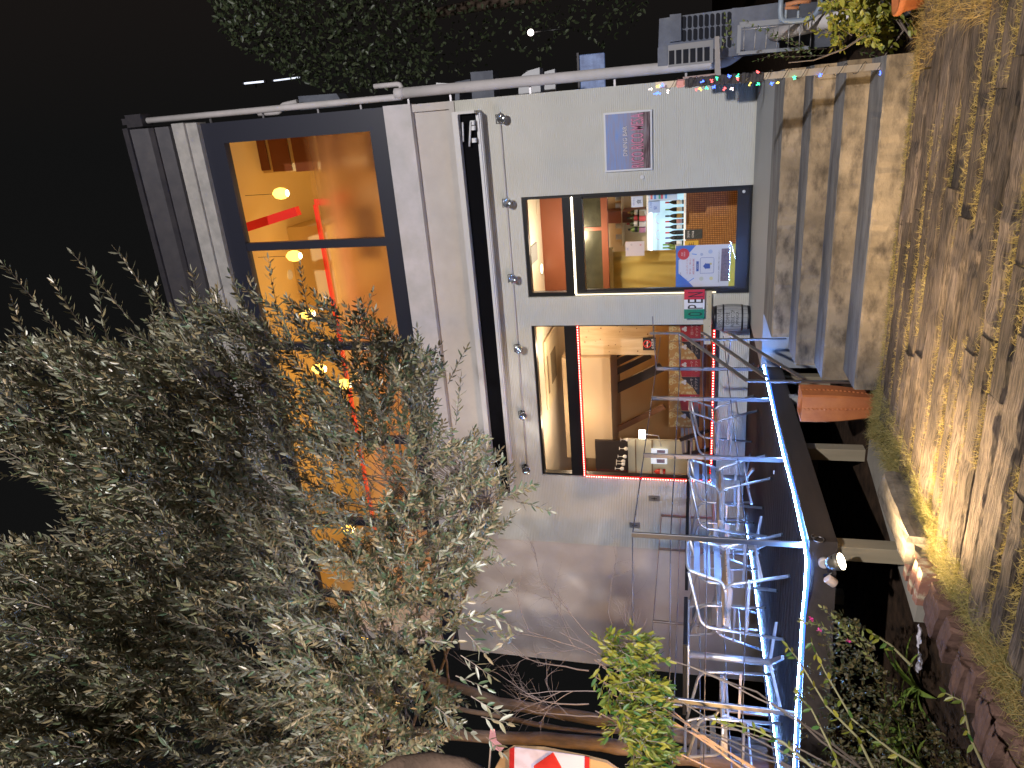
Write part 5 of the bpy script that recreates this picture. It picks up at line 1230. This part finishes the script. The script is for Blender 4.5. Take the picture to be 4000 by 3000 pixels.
# larger loose sprays hanging low in front of the pale wall
for (a, b) in [((1790, 2420), (1960, 2400)), ((1820, 2470), (1900, 2560)), ((1760, 2380), (1880, 2330)), ((1900, 2400), (2010, 2450)), ((1800, 2560), (1930, 2620)), ((1780, 2640), (1900, 2700)), ((1840, 2720), (1960, 2790)), ((1880, 2800), (1990, 2830)), ((1700, 2760), (1850, 2860)), ((1900, 2880), (1960, 2940)), ((2010, 2480), (1950, 2520)), ((1700, 2260), (1860, 2220)), ((1750, 2120), (1900, 2100)), ((1640, 2500), (1780, 2520))]:
    dp_ = R_.uniform(3.4, 4.0); p = Dp(*a, dp_); q = Dp(*b, dp_-.05)
    twig(V, Fc, wood, R_, p, (q-p).normalized(), (q-p).length, .068, .017, .034, droop=.1, stemr=.0028)
# connecting branchlets
allp = [w_[0][0] for w_ in wood]
br2 = []
for i in range(0, len(allp), 2):
    p = allp[i]; e = min(ends, key=lambda z: (z-p).length)
    j = R_.choice(allp[max(0, i-200):i+200]); 
    if (e-p).length < 1.1: pts, rs = limb(e, p, .006, .0022, .10, 6); br2.append((pts, rs))
fo = mesh_obj('foliage', V, Fc, m_olive, ol)
wood_obj('twigs', wood, m_twig, ol, 3); wood_obj('branchlets', br2, m_twig, ol, 4)

# dark leafy tree behind the building at the top right
R2_ = random.Random(7)
m_dleaf = leafmat('dark_broad_leaf', (.035, .055, .025), (.085, .105, .05), rough=.45, trans=.1)
bt = thing('background_tree', 'dark broadleaf tree rising behind the right side of the building', 'tree', (2.0, 15, -.6))
MB().tube([(2.3, 15.5, -.6), (2.1, 15.2, 3), (1.9, 15, 6)], [.22, .18, .08], 10).build('trunk', m_bark, bt)
BT = [(770, -150), (830, 60), (900, 160), (1000, 230), (1130, 300), (1250, 350), (1450, 360), (1600, 330), (1750, 280), (1850, 330), (1950, 180), (2100, 250), (2250, 120), (2350, 200), (2500, 90), (2560, -150)]
V = []; Fc = []
for _ in range(8000):
    while True:
        tx, ty = R2_.uniform(750, 2560), R2_.uniform(-150, 370)
        if in_poly(tx, ty, BT): break
    if tx > 1700 and R2_.random() < .75: continue
    d = ray(tx, ty); p = CAM+d/d.length*(R2_.uniform(11.5, 15.5)); q = rvec(R2_)
    add_leaf(V, Fc, p, (q+Vector((0, -.3, -.4))).normalized(), rvec(R2_), R2_.uniform(.06, .11), .045)
mesh_obj('crown', V, Fc, m_dleaf, bt)

# yellow green shrub by the railing on the left
R3 = random.Random(9)
m_shrub = leafmat('shrub_leaf', (.035, .11, .02), (.32, .27, .03), rough=.45, trans=.35)
shb = thing('leafy_shrub', 'bushy green and yellow leaved shrub in front of the left railing', 'shrub', (-3.6, 3.2, -.62))
V = []; Fc = []; wood = []
SP = [(2340, 2500), (2440, 2470), (2530, 2530), (2560, 2680), (2540, 2800), (2570, 2960), (2540, 3150), (2460, 3150), (2430, 3000), (2410, 2860), (2370, 2700), (2330, 2580)]
for i in range(230):
    while True:
        tx, ty = R3.uniform(2290, 2650), R3.uniform(2440, 3150)
        if in_poly(tx, ty, SP): break
    p = Dp(tx, ty, R3.uniform(3.9, 4.4)); d = (Vector((R3.uniform(-.4, .4), -.1, R3.uniform(-1.2, .3)))+rvec(R3)*.5).normalized()
    twig(V, Fc, wood, R3, p, d, .11, .062, .017, .026, droop=1.0, spread=.5)
mesh_obj('foliage', V, Fc, m_shrub, shb)
stems = []
b0 = Vector((-3.75, 3.0, -.62))
for i in range(9):
    q = Dp(R3.uniform(2380, 2580), R3.uniform(2500, 2980), 4.15); pts, rs = limb(b0+Vector((R3.uniform(-.1, .1), R3.uniform(-.1, .1), 0)), q, .008, .003, .12, 10, R3); stems.append((pts, rs))
wood_obj('stem', stems+wood, m_twig, shb, 4)

# bare twiggy shrub against the left wall
R4 = random.Random(13)
bs = thing('bare_shrub', 'leafless twiggy shrub in front of the plain left wall', 'shrub', (-4.6, 3.9, -.62))
wd = []
def grow(p, d, L, r, depth):
    pts = [p]; q = p; n = 6
    for i in range(n): d = (d+rvec(R4)*.16).normalized(); q = q+d*(L/n); pts.append(q)
    wd.append((pts, [r*(1-.5*i/n) for i in range(n+1)]))
    if depth > 0:
        for k in range(3): grow(pts[R4.randint(2, 6)], (d+rvec(R4)*.75).normalized(), L*R4.uniform(.5, .75), r*.55, depth-1)
for (tx, ty, d_) in [(2330, 2560, (.5, 0, 1)), (2300, 2620, (.1, 0, 1)), (2330, 2700, (-.3, 0, 1)), (2420, 2600, (.7, 0, .8)), (2300, 2480, (.9, 0, .9)), (2350, 2800, (-.1, 0, .8)), (2500, 2620, (.6, 0, .6)), (2300, 2750, (0, 0, 1))]:
    grow(Dp(tx, ty, 4.5), Vector(d_).normalized(), .42, .0042, 3)
for i in range(5): pts, rs = limb(Vector((-4.55+R4.uniform(-.1, .1), 3.5, -.6)), Dp(2320+R4.uniform(-20, 60), 2500+i*70, 4.5), .010, .004, .08, 8, R4); wd.append((pts, rs))
wood_obj('branches', wd, mat('bare_twig', (.14, .10, .085), rough=.8), bs, 4)

# bed at the lower left: ground cover, strap leaved clumps, long stalks
R5 = random.Random(21)
m_gc = leafmat('ground_cover_leaf', (.028, .042, .012), (.12, .085, .028), rough=.5, trans=.2)
V = []; Fc = []
GP = [(3230, 2380), (3380, 2420), (3420, 2560), (3520, 2700), (3640, 2820), (3760, 2950), (3900, 3100), (3900, 3250), (3050, 3250), (3060, 2900), (3100, 2700), (3120, 2560)]
for i in range(1500):
    while True:
        tx, ty = R5.uniform(3050, 3900), R5.uniform(2370, 3250)
        if in_poly(tx, ty, GP): break
    if tx < 3230 and R5.random() < .8: continue
    z = R5.uniform(-.60, -.20) if tx < 3500 else R5.uniform(-.62, -.48)
    p = Zp(tx, ty, z)
    if p.y > yfront(p.x)-.08: p = Yp(tx, ty, yfront(-4)-.1-R5.random()*.5)
    for k in range(4):
        add_leaf(V, Fc, p+rvec(R5)*.012, (rvec(R5)+Vector((0, 0, .5))).normalized(), rvec(R5), R5.uniform(.018, .034), .013)
tag(mesh_obj('ground_cover', V, Fc, m_gc), 'tangled small leaved ground cover filling the bed below the deck', 'ground cover', kind='stuff')
m_strap = leafmat('strap_leaf', (.12, .20, .035), (.22, .28, .05), rough=.4, trans=.2)
def strap_clump(tx, ty, n, L, label, seed, z=-.60):
    r = random.Random(seed); b = Zp(tx, ty, z); t = thing('strap_leaved_plant', label, 'plant', b, 'strap leaved plants in the bed'); mb = MB(); mb.smooth = True
    for i in range(n):
        a = 2*pi*i/n+r.uniform(-.3, .3); el = r.uniform(.35, 1.1); q = b.copy(); dd = Vector((cos(a)*cos(el), sin(a)*cos(el), sin(el))); LL = L*r.uniform(.7, 1.15); s = Vector((-sin(a), cos(a), 0)); m_ = 9; vs = []
        for k in range(m_+1):
            w_ = .0185*min(1, .5+k/3)*(1-(k/m_)**3)+.0008; vs += [q-s*w_, q+Vector((0, 0, -.004)), q+s*w_]
            dd = (dd+Vector((0, 0, -.13))).normalized(); q = q+dd*(LL/m_)
        mb.add(vs, [(k*3+j, k*3+j+1, k*3+j+4, k*3+j+3) for k in range(m_) for j in (0, 1)])
    mb.build('leaves', m_strap, t, fixnormals=False)
strap_clump(3590, 2690, 13, .38, 'strap leaved green plant nearest the red edging stones', 1)
strap_clump(3570, 2880, 18, .42, 'large strap leaved clump in the lower left corner of the bed', 2)
strap_clump(3620, 3010, 11, .34, 'strap leaved clump cut off by the bottom left corner', 3)
# long arching stalks
ls = thing('long_stalks', 'several long pale arching shoots leaning across the bed', 'shoots', (-3.4, 2.6, -.6))
V = []; Fc = []; wood = []; st_ = []
for pxs in [[(3430, 3040), (3350, 2880), (3230, 2760), (3120, 2580), (3080, 2530)], [(3300, 3040), (3260, 2950), (3170, 2770), (3100, 2700)], [(3200, 3020), (3060, 2900), (2950, 2850), (2860, 2830), (2800, 2815)], [(3640, 3030), (3480, 2930), (3330, 2810), (3220, 2620), (3170, 2510)], [(3850, 3010), (3790, 2880), (3760, 2740), (3680, 2700)], [(3560, 2600), (3480, 2520), (3410, 2475)]]:
    pts = [Dp(tx, ty, 3.3+.08*i) for i, (tx, ty) in enumerate(pxs)]
    sm = []
    for i in range(len(pts)-1):
        for k in range(5): sm.append(pts[i].lerp(pts[i+1], k/5))
    sm.append(pts[-1]); st_.append((sm, [.006*(1-.6*i/len(sm)) for i in range(len(sm))]))
    for p in sm[4::2]:
        for s in (1, -1): add_leaf(V, Fc, p, (Vector((s*.6, 0, .5))+rvec(R5)*.4).normalized(), rvec(R5), .042, .015)
wood_obj('stalks', st_, mat('pale_shoot', (.20, .18, .085), rough=.6), ls, 6)
mesh_obj('leaves', V, Fc, m_shrub, ls)
# flowering sprig over the deck beam
V = []; Fc = []; wood = []
fp = thing('flowering_sprig', 'sprig with yellow green leaves and tiny magenta flowers hanging before the deck beam', 'plant', Dp(3300, 2450, 3.6))
for (a, b) in [((3430, 2600), (3270, 2400)), ((3350, 2500), (3220, 2370)), ((3330, 2510), (3190, 2430)), ((3420, 2540), (3330, 2450)), ((3200, 2440), (3130, 2430))]:
    p, q = Dp(*a, 3.6), Dp(*b, 3.55); twig(V, Fc, wood, R5, p, (q-p).normalized(), (q-p).length, .028, .012, .017, stemr=.0015)
mesh_obj('leaves', V, Fc, leafmat('sprig_leaf', (.14, .17, .04), (.26, .24, .08), trans=.3), fp); wood_obj('stem', wood, m_twig, fp, 3)
V = []; Fc = []
for q in [(3174, 2422), (3200, 2462), (3313, 2505), (3168, 2415)]:
    for k in range(5): add_leaf(V, Fc, Dp(*q, 3.5), rvec(R5), rvec(R5), .013, .009)
mesh_obj('flowers', V, Fc, leafmat('magenta_petal', (.5, .03, .16), (.6, .05, .25)), fp)
# white rags in the bed
for k, q in enumerate([(3600, 2490), (3597, 2590)]):
    p = Zp(*q, -.56); m_ = MB(); r = random.Random(k); n = 7; vs = []
    for i in range(n+1):
        for j in range(4): vs.append((p.x-.07+.14*i/n, p.y-.035+.023*j+r.gauss(0, .004), p.z+r.uniform(0, .02)))
    m_.add(vs, [(i*4+j, i*4+j+1, i*4+j+5, i*4+j+4) for i in range(n) for j in range(3)])
    tag(m_.build('white_stone', mat('pale_rag', (.50, .47, .52), rough=.7, col2=(.15, .13, .14), ns=25, lo=.5, hi=.6)), ['flat white stone beside the red edging stones', 'flat white stone in the bed below the ground cover'][k], 'stone')

# ------------------------------------------------------------------ dry grass between the sleepers, along the path
R6 = random.Random(31)
m_grass = leafmat('dry_grass_blade', (.34, .25, .075), (.52, .40, .13), rough=.6, trans=.3)
m_ggrass = leafmat('green_grass_blade', (.14, .145, .04), (.44, .35, .13), rough=.6, trans=.3)
def blade(V, Fc, p, d, L, w_, r):
    s = d.cross(Vector((r.uniform(-1, 1), r.uniform(-1, 1), .2))).normalized()*w_; k = len(V); dr = Vector((d.x, d.y, 0))*L*.35
    m1 = p+d*L*.5; e = p+d*L+dr-Vector((0, 0, L*.22)); V.extend((p-s, p+s, m1+s*.7, e, m1-s*.7)); Fc.append((k, k+1, k+2, k+4)); Fc.append((k+4, k+2, k+3))
V = []; Fc = []
def nz_(x, y): return sin(x*3.1+y*5.3)+sin(x*7.7-y*2.1+1.3)*.6+sin(x*1.3+y*11+4)*.5
for (gy, gw) in GAPS:
    x = -2.4
    while x < 1.2:
        x += R6.uniform(.002, .008)
        if nz_(x, gy) < -.35: continue
        for k in range(2): 
            p = Vector((x, gy+R6.uniform(-.6, .6)*gw-.003, -.575)); d = Vector((R6.uniform(-1, 1), R6.uniform(-.6, .6), R6.uniform(.5, 1.5))).normalized(); blade(V, Fc, p, d, R6.uniform(.035, .075), .0013, R6)
tag(mesh_obj('dry_grass', V, Fc, m_grass), 'short dry yellow grass sprouting in the joints of the sleeper path', 'grass', kind='stuff')
V = []; Fc = []
# verge: left edge of the path, foot of the steps, around the planter
def patch(poly, n, lo, hi, m=1):
    global V, Fc
    c = 0
    xs_ = [p[0] for p in poly]; ys_ = [p[1] for p in poly]
    while c < n:
        x, y_ = R6.uniform(min(xs_), max(xs_)), R6.uniform(min(ys_), max(ys_))
        if not in_poly(x, y_, poly): continue
        c += 1
        if R6.random() < .5 and nz_(x*2, y_*2) < 0: continue
        blade(V, Fc, Vector((x, y_, -.575)), Vector((R6.uniform(-1, 1), R6.uniform(-1, 1), R6.uniform(.6, 1.8))).normalized(), R6.uniform(lo, hi), .0014, R6)
patch([(-2.05, 5.05), (.2, 5.0), (.2, 4.93), (-2.0, 4.95)], 2600, .03, .07)
patch([(-2.4, 5.1), (-1.95, 5.1), (-1.98, 4.4), (-2.15, 3.7), (-2.3, 3.4), (-2.42, 3.5), (-2.38, 4.4)], 6500, .04, .12)
patch([(-2.42, 3.9), (-2.12, 3.9), (-2.2, 3.0), (-2.25, 2.2), (-2.5, 2.2), (-2.40, 3.3)], 7000, .05, .14)
tag(mesh_obj('verge_grass', V, Fc, m_ggrass), 'tufted yellow green grass along the left edge of the path and the foot of the steps', 'grass', kind='stuff')
V = []; Fc = []
patch([(-.05, 4.9), (.8, 5.1), (1.4, 4.5), (.9, 3.5), (.45, 3.45), (.2, 3.9), (.25, 4.4)], 9000, .05, .16)
patch([(-2.5, 3.0), (-2.28, 2.9), (-2.2, 2.2), (-2.5, 2.2)], 2000, .06, .14)
tag(mesh_obj('straw_tuft', V, Fc, leafmat('straw_blade', (.30, .20, .06), (.48, .33, .11), rough=.6, trans=.3)), 'thick tuft of long straw coloured grass at the right of the path', 'grass', kind='stuff')
# ================================================================== ALLEY AT THE RIGHT, BEHIND THE WALL LINE
R7 = random.Random(77)
m_blk = mat('grey_alley_paint', (.15, .165, .20), rough=.7, col2=(.09, .10, .13), ns=5, bump=.2, bs=25)
m_void = mat('dark_void', (.006, .007, .012), rough=.9)
def rect(p, q, Y):
    a, b = Yp(*p, Y), Yp(*q, Y); return min(a.x, b.x), max(a.x, b.x), min(a.z, b.z), max(a.z, b.z)
# pierced block screen: frame built round oval openings
Yk = 7.6
ac = thing('pierced_screen', 'blue grey moulded screen pierced with rows of oval openings beyond the pipe', 'screen', (1.2, Yk, -.6))
def ez(x, y): return (2550+x/3.16, y/3.16)
bp_ = MB(); A = Yp(*ez(80, 230), Yk); B = Yp(*ez(60, 810), Yk); C = Yp(*ez(1560, 30), Yk); D = Yp(*ez(1560, 620), Yk)
bp_.prism([A, B, D, C], (0, .05, 0)); bp_.build('panel', m_blk, ac)
ov = MB()
for i in range(9):
    for j, (cy_, hh) in enumerate(((278-7*i, 78), (440-8*i, 74), (600-10*i, 70))):
        cx_ = 385+70*i
        if j == 2 and i < 6: continue
        pts = []
        for k in range(16):
            a_ = 2*pi*k/16; ex = 27*cos(a_); ey = (hh-27)*(1 if sin(a_) > 0 else -1)+27*sin(a_); pts.append(Yp(*ez(cx_+ex, cy_+ey), Yk-.004))
        ov.add(pts, [tuple(range(16))])
ov.build('oval_openings', m_void, ac)
rb_ = MB(); rb_.prism([Yp(*ez(210, 180), Yk-.03), Yp(*ez(210, 520), Yk-.03), Yp(*ez(350, 500), Yk-.03), Yp(*ez(350, 165), Yk-.03)], (0, .028, 0)); rb_.build('raised_rib', m_blk, ac)
gr = thing('slatted_grille', 'pale grille with six dark slots in front of the pierced screen', 'grille', (.9, 7.3, 0))
Y2_ = 7.3; q = MB(); q.prism([Yp(*ez(190, 560), Y2_), Yp(*ez(190, 830), Y2_), Yp(*ez(745, 770), Y2_), Yp(*ez(745, 490), Y2_)], (0, .04, 0)); q.build('frame', mat('pale_grille', (.22, .22, .225), rough=.5), gr)
q = MB()
for i in range(6):
    x = 200+87*i; d_ = -9*i; q.add([Yp(*ez(x, 628+d_), Y2_-.003), Yp(*ez(x, 800+d_), Y2_-.003), Yp(*ez(x+66, 793+d_), Y2_-.003), Yp(*ez(x+66, 620+d_), Y2_-.003)], [(0, 1, 2, 3)])
q.build('slot', m_void, gr)
def slab(name, label, cat, quad_px, Y, m, th=.02, f=ez):
    t = MB().prism([Yp(*f(*p), Y) for p in quad_px], (0, th, 0)); o = t.build(name, m); tag(o, label, cat); return o
slab('upright_board', 'narrow pale upright board crossing behind the drain pipe', 'board', [(765, 450), (765, 930), (840, 930), (820, 445)], 7.1, mat('pale_board', (.26, .24, .23), rough=.6))
slab('left_panel', 'pale panel edge with a latch at the top of the pierced screen', 'panel', [(60, 590), (60, 820), (185, 810), (180, 560)], 7.35, m_blk)
slab('low_board', 'reddish grey board lying along the foot of the wall corner', 'board', [(370, 950), (375, 975), (780, 930), (770, 905)], 7.0, mat('reddish_board', (.30, .22, .21), rough=.6))
# wire cart
ct_ = thing('wire_cart', 'white framed wire cart overgrown with sprigs beside the pipe', 'cart', (1.0, 6.8, -.6))
Yc_ = 6.8; q = MB()
fr4 = [(1070, 310), (1055, 660), (1920, 590), (1900, 240)]
P_ = [Yp(*ez(*p), Yc_) for p in fr4]
q.bar(P_[0], P_[1], .03, .03).bar(P_[1], P_[2], .025, .025).bar(P_[0], P_[3], .03, .04); q.build('frame', mat('cart_white', (.20, .215, .24), rough=.5), ct_)
q = MB()
for i in range(7): q.tube([Yp(*ez(1135+138*i, 330-12*i), Yc_), Yp(*ez(1115+138*i, 640-10*i), Yc_)], .004, 5)
q.tube([Yp(*ez(1100, 370), Yc_), Yp(*ez(1850, 280), Yc_)], .004, 5); q.build('wires', mat('wire_grey', (.4, .4, .42), rough=.4, metal=.6), ct_)
# tubular basket
tb_ = thing('tubular_basket', 'blue grey tubular metal basket frame at the top right by the leaves', 'basket', (1.4, 6.4, -.5))
Yt = 6.4; q = MB(); pts = [Yp(*ez(*p), Yt) for p in [(1590, -120), (1575, 150), (1590, 255), (1700, 265), (1880, 250), (2000, 190), (2060, 100), (2080, -100)]]
q.tube(fillet(pts, .05, 5), .02, 10); q.tube([Yp(*ez(1650, 30), Yt), Yp(*ez(1640, 250), Yt)], .010, 8).tube([Yp(*ez(1805, 30), Yt), Yp(*ez(1790, 255), Yt)], .010, 8); q.build('frame', mat('blue_grey_tube', (.19, .24, .31), rough=.4), tb_)
q = MB(); q.tube([Yp(*ez(1640, 60), Yt-.05), Yp(*ez(1800, 20), Yt-.05), Yp(*ez(1950, 10), Yt-.05)], .016, 8).tube([Yp(*ez(1630, 100), Yt-.05), Yp(*ez(1800, 90), Yt-.05)], .012, 8); q.build('rusty_bar', mat('rust', (.35, .15, .07), rough=.7), tb_)
# block wall of the alley side + floor paving
slab('side_plinth', 'dark blue grey low block wall running along the alley', 'wall', [(980, 100), (1000, 700), (2300, 560), (2300, 0)], 8.4, mat('alley_wall', (.12, .13, .16), rough=.8, col2=(.06, .065, .08), ns=4), .15)
# kerb strip of dark pavers at the right of the steps
pv = MB(); 
for i in range(14):
    for j in range(5):
        pv.box((.36+.21*j+R7.uniform(-.004, .004), 4.3+.19*i, -.62), (.36+.21*j+.2, 4.3+.19*i+.18, -.585+R7.uniform(-.004, .004)), .004)
o = pv.build('side_path', mat('dark_paver', (.07, .075, .085), rough=.8, col2=(.04, .042, .05), ns=8, bump=.4)); o['kind'] = 'structure'
# duct covers on the gable wall, seen past the corner
def kz(x, y): return (1700+x/2.765, 150+y/2.765)
m_hood2 = mat('white_vent_hood', (.55, .56, .58), rough=.5)
vh = MB(); pts = [kz(900, 640), kz(900, 470), kz(935, 400), kz(1000, 350), kz(1125, 315), kz(1140, 610)]
vh.prism([Yp(*p, 9.8) for p in pts], (0, .25, 0)); tag(vh.build('vent_hood', m_hood2), 'rounded pale vent hood projecting from the side wall behind the drain pipe', 'vent hood')
slab('vent_flap', 'small slanted pale vent flap below the rounded hood', 'vent flap', [(1180, 360), (1180, 600), (1300, 590), (1290, 330)], 9.7, m_hood2, .1, kz)
slab('duct_box', 'square grey duct box on the side wall above the rounded hood', 'duct', [(380, 365), (400, 660), (640, 650), (620, 345)], 9.9, m_blk, .3, kz)
slab('duct_box', 'weathered grey duct box highest on the side wall', 'duct', [(215, 470), (215, 670), (390, 650), (375, 440)], 10.1, m_blk, .3, kz)
slab('meter_cover', 'small white cover beside the pipe joint', 'cover', [(10, 480), (10, 560), (170, 545), (165, 485)], 9.4, m_white, .08, kz)
# upper side box (mossy) beside the upper storey
def az(x, y): return (500+x/1.8433, 300+y/1.8433)
slab('wall_unit', 'mossy pale unit on the side wall beside the upper window', 'wall unit', [(1225, 140), (1240, 240), (1560, 210), (1500, 120)], 9.9, m_blk, .3, az)
MB_ = MB(); MB_.tube(fillet([Yp(*az(940, 265), 9.7), Yp(*az(1090, 255), 9.7), Yp(*az(1110, 205), 9.7), Yp(*az(1220, 180), 9.7)], .05), .035, 10); tag(MB_.build('exhaust_pipe', m_fascia), 'short curved white exhaust pipe behind the upper drain pipe', 'pipe')
# far lights
t = thing('tube_light', 'distant white tube light shining high behind the roof line', 'lamp', Yp(995, 322, 14))
q = MB(); q.tube([Yp(955, 326, 14), Yp(1032, 318, 14)], .018, 8); q.build('lit_tube', emitter('far_tube', (.80, .86, 1.0), 1.0), t)
q = MB(); q.tube([Yp(948, 327, 14), Yp(954, 326, 14)], .034, 8).tube([Yp(1033, 318, 14), Yp(1040, 317, 14)], .034, 8).tube([Yp(1000, 322, 14.04), Yp(1000, 340, 14.6)], .015, 6); q.build('cap', m_roof, t)
t = thing('tube_light', 'second distant tube light half hidden by the dark tree leaves', 'lamp', Yp(1110, 310, 14))
q = MB(); q.tube([Yp(1070, 315, 14), Yp(1170, 302, 14)], .014, 8); q.build('lit_tube', emitter('far_tube', (.80, .86, 1.0), 1.0), t)
q = MB(); q.tube([Yp(1062, 316, 14), Yp(1069, 315, 14)], .032, 8); q.build('cap', m_roof, t)
t = thing('garden_globe', 'small bright globe lamp glowing among dark leaves', 'lamp', Yp(2073, 127, 11))
p = Yp(2073, 127, 11); rr2 = .045; q = MB(); q.lathe((p.x, p.y, p.z), [(rr2*sin(pi*(i+.5)/9), -rr2*cos(pi*(i+.5)/9)) for i in range(9)], 16); q.build('globe', emitter('globe_glow', (1, .86, .8), 4), t)
q = MB(); q.tube([(p.x, p.y, p.z-.07), (p.x, p.y, p.z-.6)], .014, 6); q.build('stem', m_black, t)
b1_ = rect((2262, 215), (2365, 345), 11.5)
t = thing('lit_blue_panel', 'blue white lit panel glimpsed behind the drain pipe', 'panel', ((b1_[0]+b1_[1])/2, 11.5, b1_[2]))
MB().box((b1_[0]-.05, 11.5, b1_[2]-.0), (b1_[1], 11.55, b1_[3]), .01).build('board', mat('lit_blue', (.25, .35, .6), rough=.5, col2=(.08, .1, .2), ns=8, emit=(.35, .5, 1), es=.1), t)
MB().box((b1_[0]-.08, 11.46, b1_[3]), (b1_[1]+.03, 11.58, b1_[3]+.03)).build('top_frame', m_roof, t)
# neighbour plants at the right edge
V = []; Fc = []; wood = []
m_yel = leafmat('yellow_green_leaf', (.16, .20, .03), (.42, .38, .06), rough=.45, trans=.3)
rs_ = thing('yellow_shrub', 'yellow green glossy leaved shrub hanging in at the top right', 'shrub', Yp(3380, 60, 5.4))
for i in range(150):
    tx, ty = R7.gauss(3370, 75), R7.uniform(-60, 150); p = Yp(tx, ty, R7.uniform(5.2, 5.6)); twig(V, Fc, wood, R7, p, (rvec(R7)+Vector((-.3, 0, -.3))).normalized(), .10, .055, .028, .030, droop=.6)
mesh_obj('foliage', V, Fc, m_yel, rs_)
for pxs in [[(3500, 60), (3560, 150), (3600, 155)], [(3450, 90), (3300, 190), (3180, 235), (3080, 245)], [(3500, 70), (3530, 120), (3440, 240)]]:
    wood.append(([Yp(*p, 5.4) for p in pxs], [.008, .006, .004, .003][:len(pxs)]))
wood_obj('stem', wood, m_twig, rs_, 4)
V = []; Fc = []; wood = []
iv = thing('trailing_vine', 'thin dark trailing vine with small leaves over the wire cart and pipe', 'vine', Yp(3050, 190, 6.2))
for pxs in [((3230, 190), (2950, 205)), ((3180, 220), (2900, 100)), ((3150, 180), (3000, 120)), ((3220, 215), (3030, 240)), ((2870, 190), (2830, 60)), ((2820, 200), (2850, 90)), ((3260, 60), (3300, 180)), ((3350, 200), (3450, 230)), ((3240, 160), (3270, 60))]:
    p, q = Yp(*pxs[0], 6.3), Yp(*pxs[1], 6.3); twig(V, Fc, wood, R7, p, (q-p).normalized(), (q-p).length, .035, .018, .04, droop=.2)
mesh_obj('leaves', V, Fc, leafmat('vine_leaf', (.06, .10, .03), (.14, .17, .05), trans=.2), iv); wood_obj('stem', wood, m_twig, iv, 3)
# terracotta pot at the top edge
p = Yp(3545, -5, 5.0); pt2 = thing('round_clay_pot', 'round terracotta pot cut off by the right edge of the photo', 'pot', p)
MB().lathe((p.x+.03, 5.0, p.z), [(.07, -.14), (.10, .02), (.115, .03), (.115, .06), (.095, .06), (.09, .03)], 22).build('pot_body', m_terra, pt2)
# painted board with red house shape at the left edge, pink ribbon
bo = thing('painted_board', 'curved wooden board with white sheet, red bars and red diamond at the left edge', 'sign', Yp(2130, 2990, 3.0))
Yq2 = 3.0
def nz2(x, y): return (1800+x/2.458, 2700+y/2.458)
q = MB(); pts = [Yp(*nz2(*p), Yq2) for p in [(330, 740), (400, 610), (500, 545), (800, 560), (1200, 640), (1400, 690), (1560, 800), (1600, 1300), (330, 1300)]]
q.prism(pts, (0, .02, 0)); q.build('board', mat('ochre_board', (.30, .19, .09), rough=.7, col2=(.22, .13, .06), ns=4), bo)
q = MB(); q.prism([Yp(*nz2(*p), Yq2-.006) for p in [(515, 540), (850, 580), (1195, 630), (1190, 1300), (505, 1300)]], (0, .005, 0)); q.build('white_sheet', mat('pinkish_sheet', (.40, .34, .39), rough=.6), bo)
q = MB(); q.prism([Yp(*nz2(*p), Yq2-.008) for p in [(468, 560), (515, 540), (505, 1300), (458, 1300)]], (0, .005, 0)); q.prism([Yp(*nz2(*p), Yq2-.008) for p in [(1190, 628), (1235, 640), (1230, 1300), (1185, 1300)]], (0, .005, 0)); q.build('red_bar', mat('bar_red', (.30, .015, .015), rough=.4), bo)
q = MB(); q.prism([Yp(*nz2(*p), Yq2-.012) for p in [(885, 590), (965, 735), (900, 900), (720, 900), (700, 720)]], (0, .005, 0)); q.build('red_diamond', mat('diamond_red', (.34, .02, .015), rough=.4), bo)
rb2 = thing('pink_ribbon', 'pink ribbon tied to a thin cane beside the painted board', 'ribbon', Yp(1920, 2900, 3.05))
q = MB(); q.tube([Yp(*nz2(260, 900), 3.05), Yp(*nz2(300, 370), 3.05)], .006, 6); q.build('cane', mat('cane', (.40, .28, .20), rough=.6), rb2)
q = MB(); q.prism([Yp(*nz2(*p), 3.04) for p in [(285, 360), (325, 370), (345, 480), (420, 540), (380, 585), (300, 540), (270, 450)]], (0, .004, 0)); q.build('ribbon', mat('pink_satin', (.62, .28, .26), rough=.4), rb2)
# brown bough at the left edge
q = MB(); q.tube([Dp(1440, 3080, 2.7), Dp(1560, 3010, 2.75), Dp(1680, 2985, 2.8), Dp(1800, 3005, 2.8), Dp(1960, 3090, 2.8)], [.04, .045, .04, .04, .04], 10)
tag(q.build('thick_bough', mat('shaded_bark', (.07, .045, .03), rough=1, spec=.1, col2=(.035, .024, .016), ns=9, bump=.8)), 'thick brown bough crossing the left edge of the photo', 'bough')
# pale cloth on the deck floor
p = Zp(3023, 1845, .005); tag(MB().obox(p, (.03, .02, .008), None, .003).build('cigarette_end', m_white), 'tiny white scrap lying on the deck boards', 'scrap')
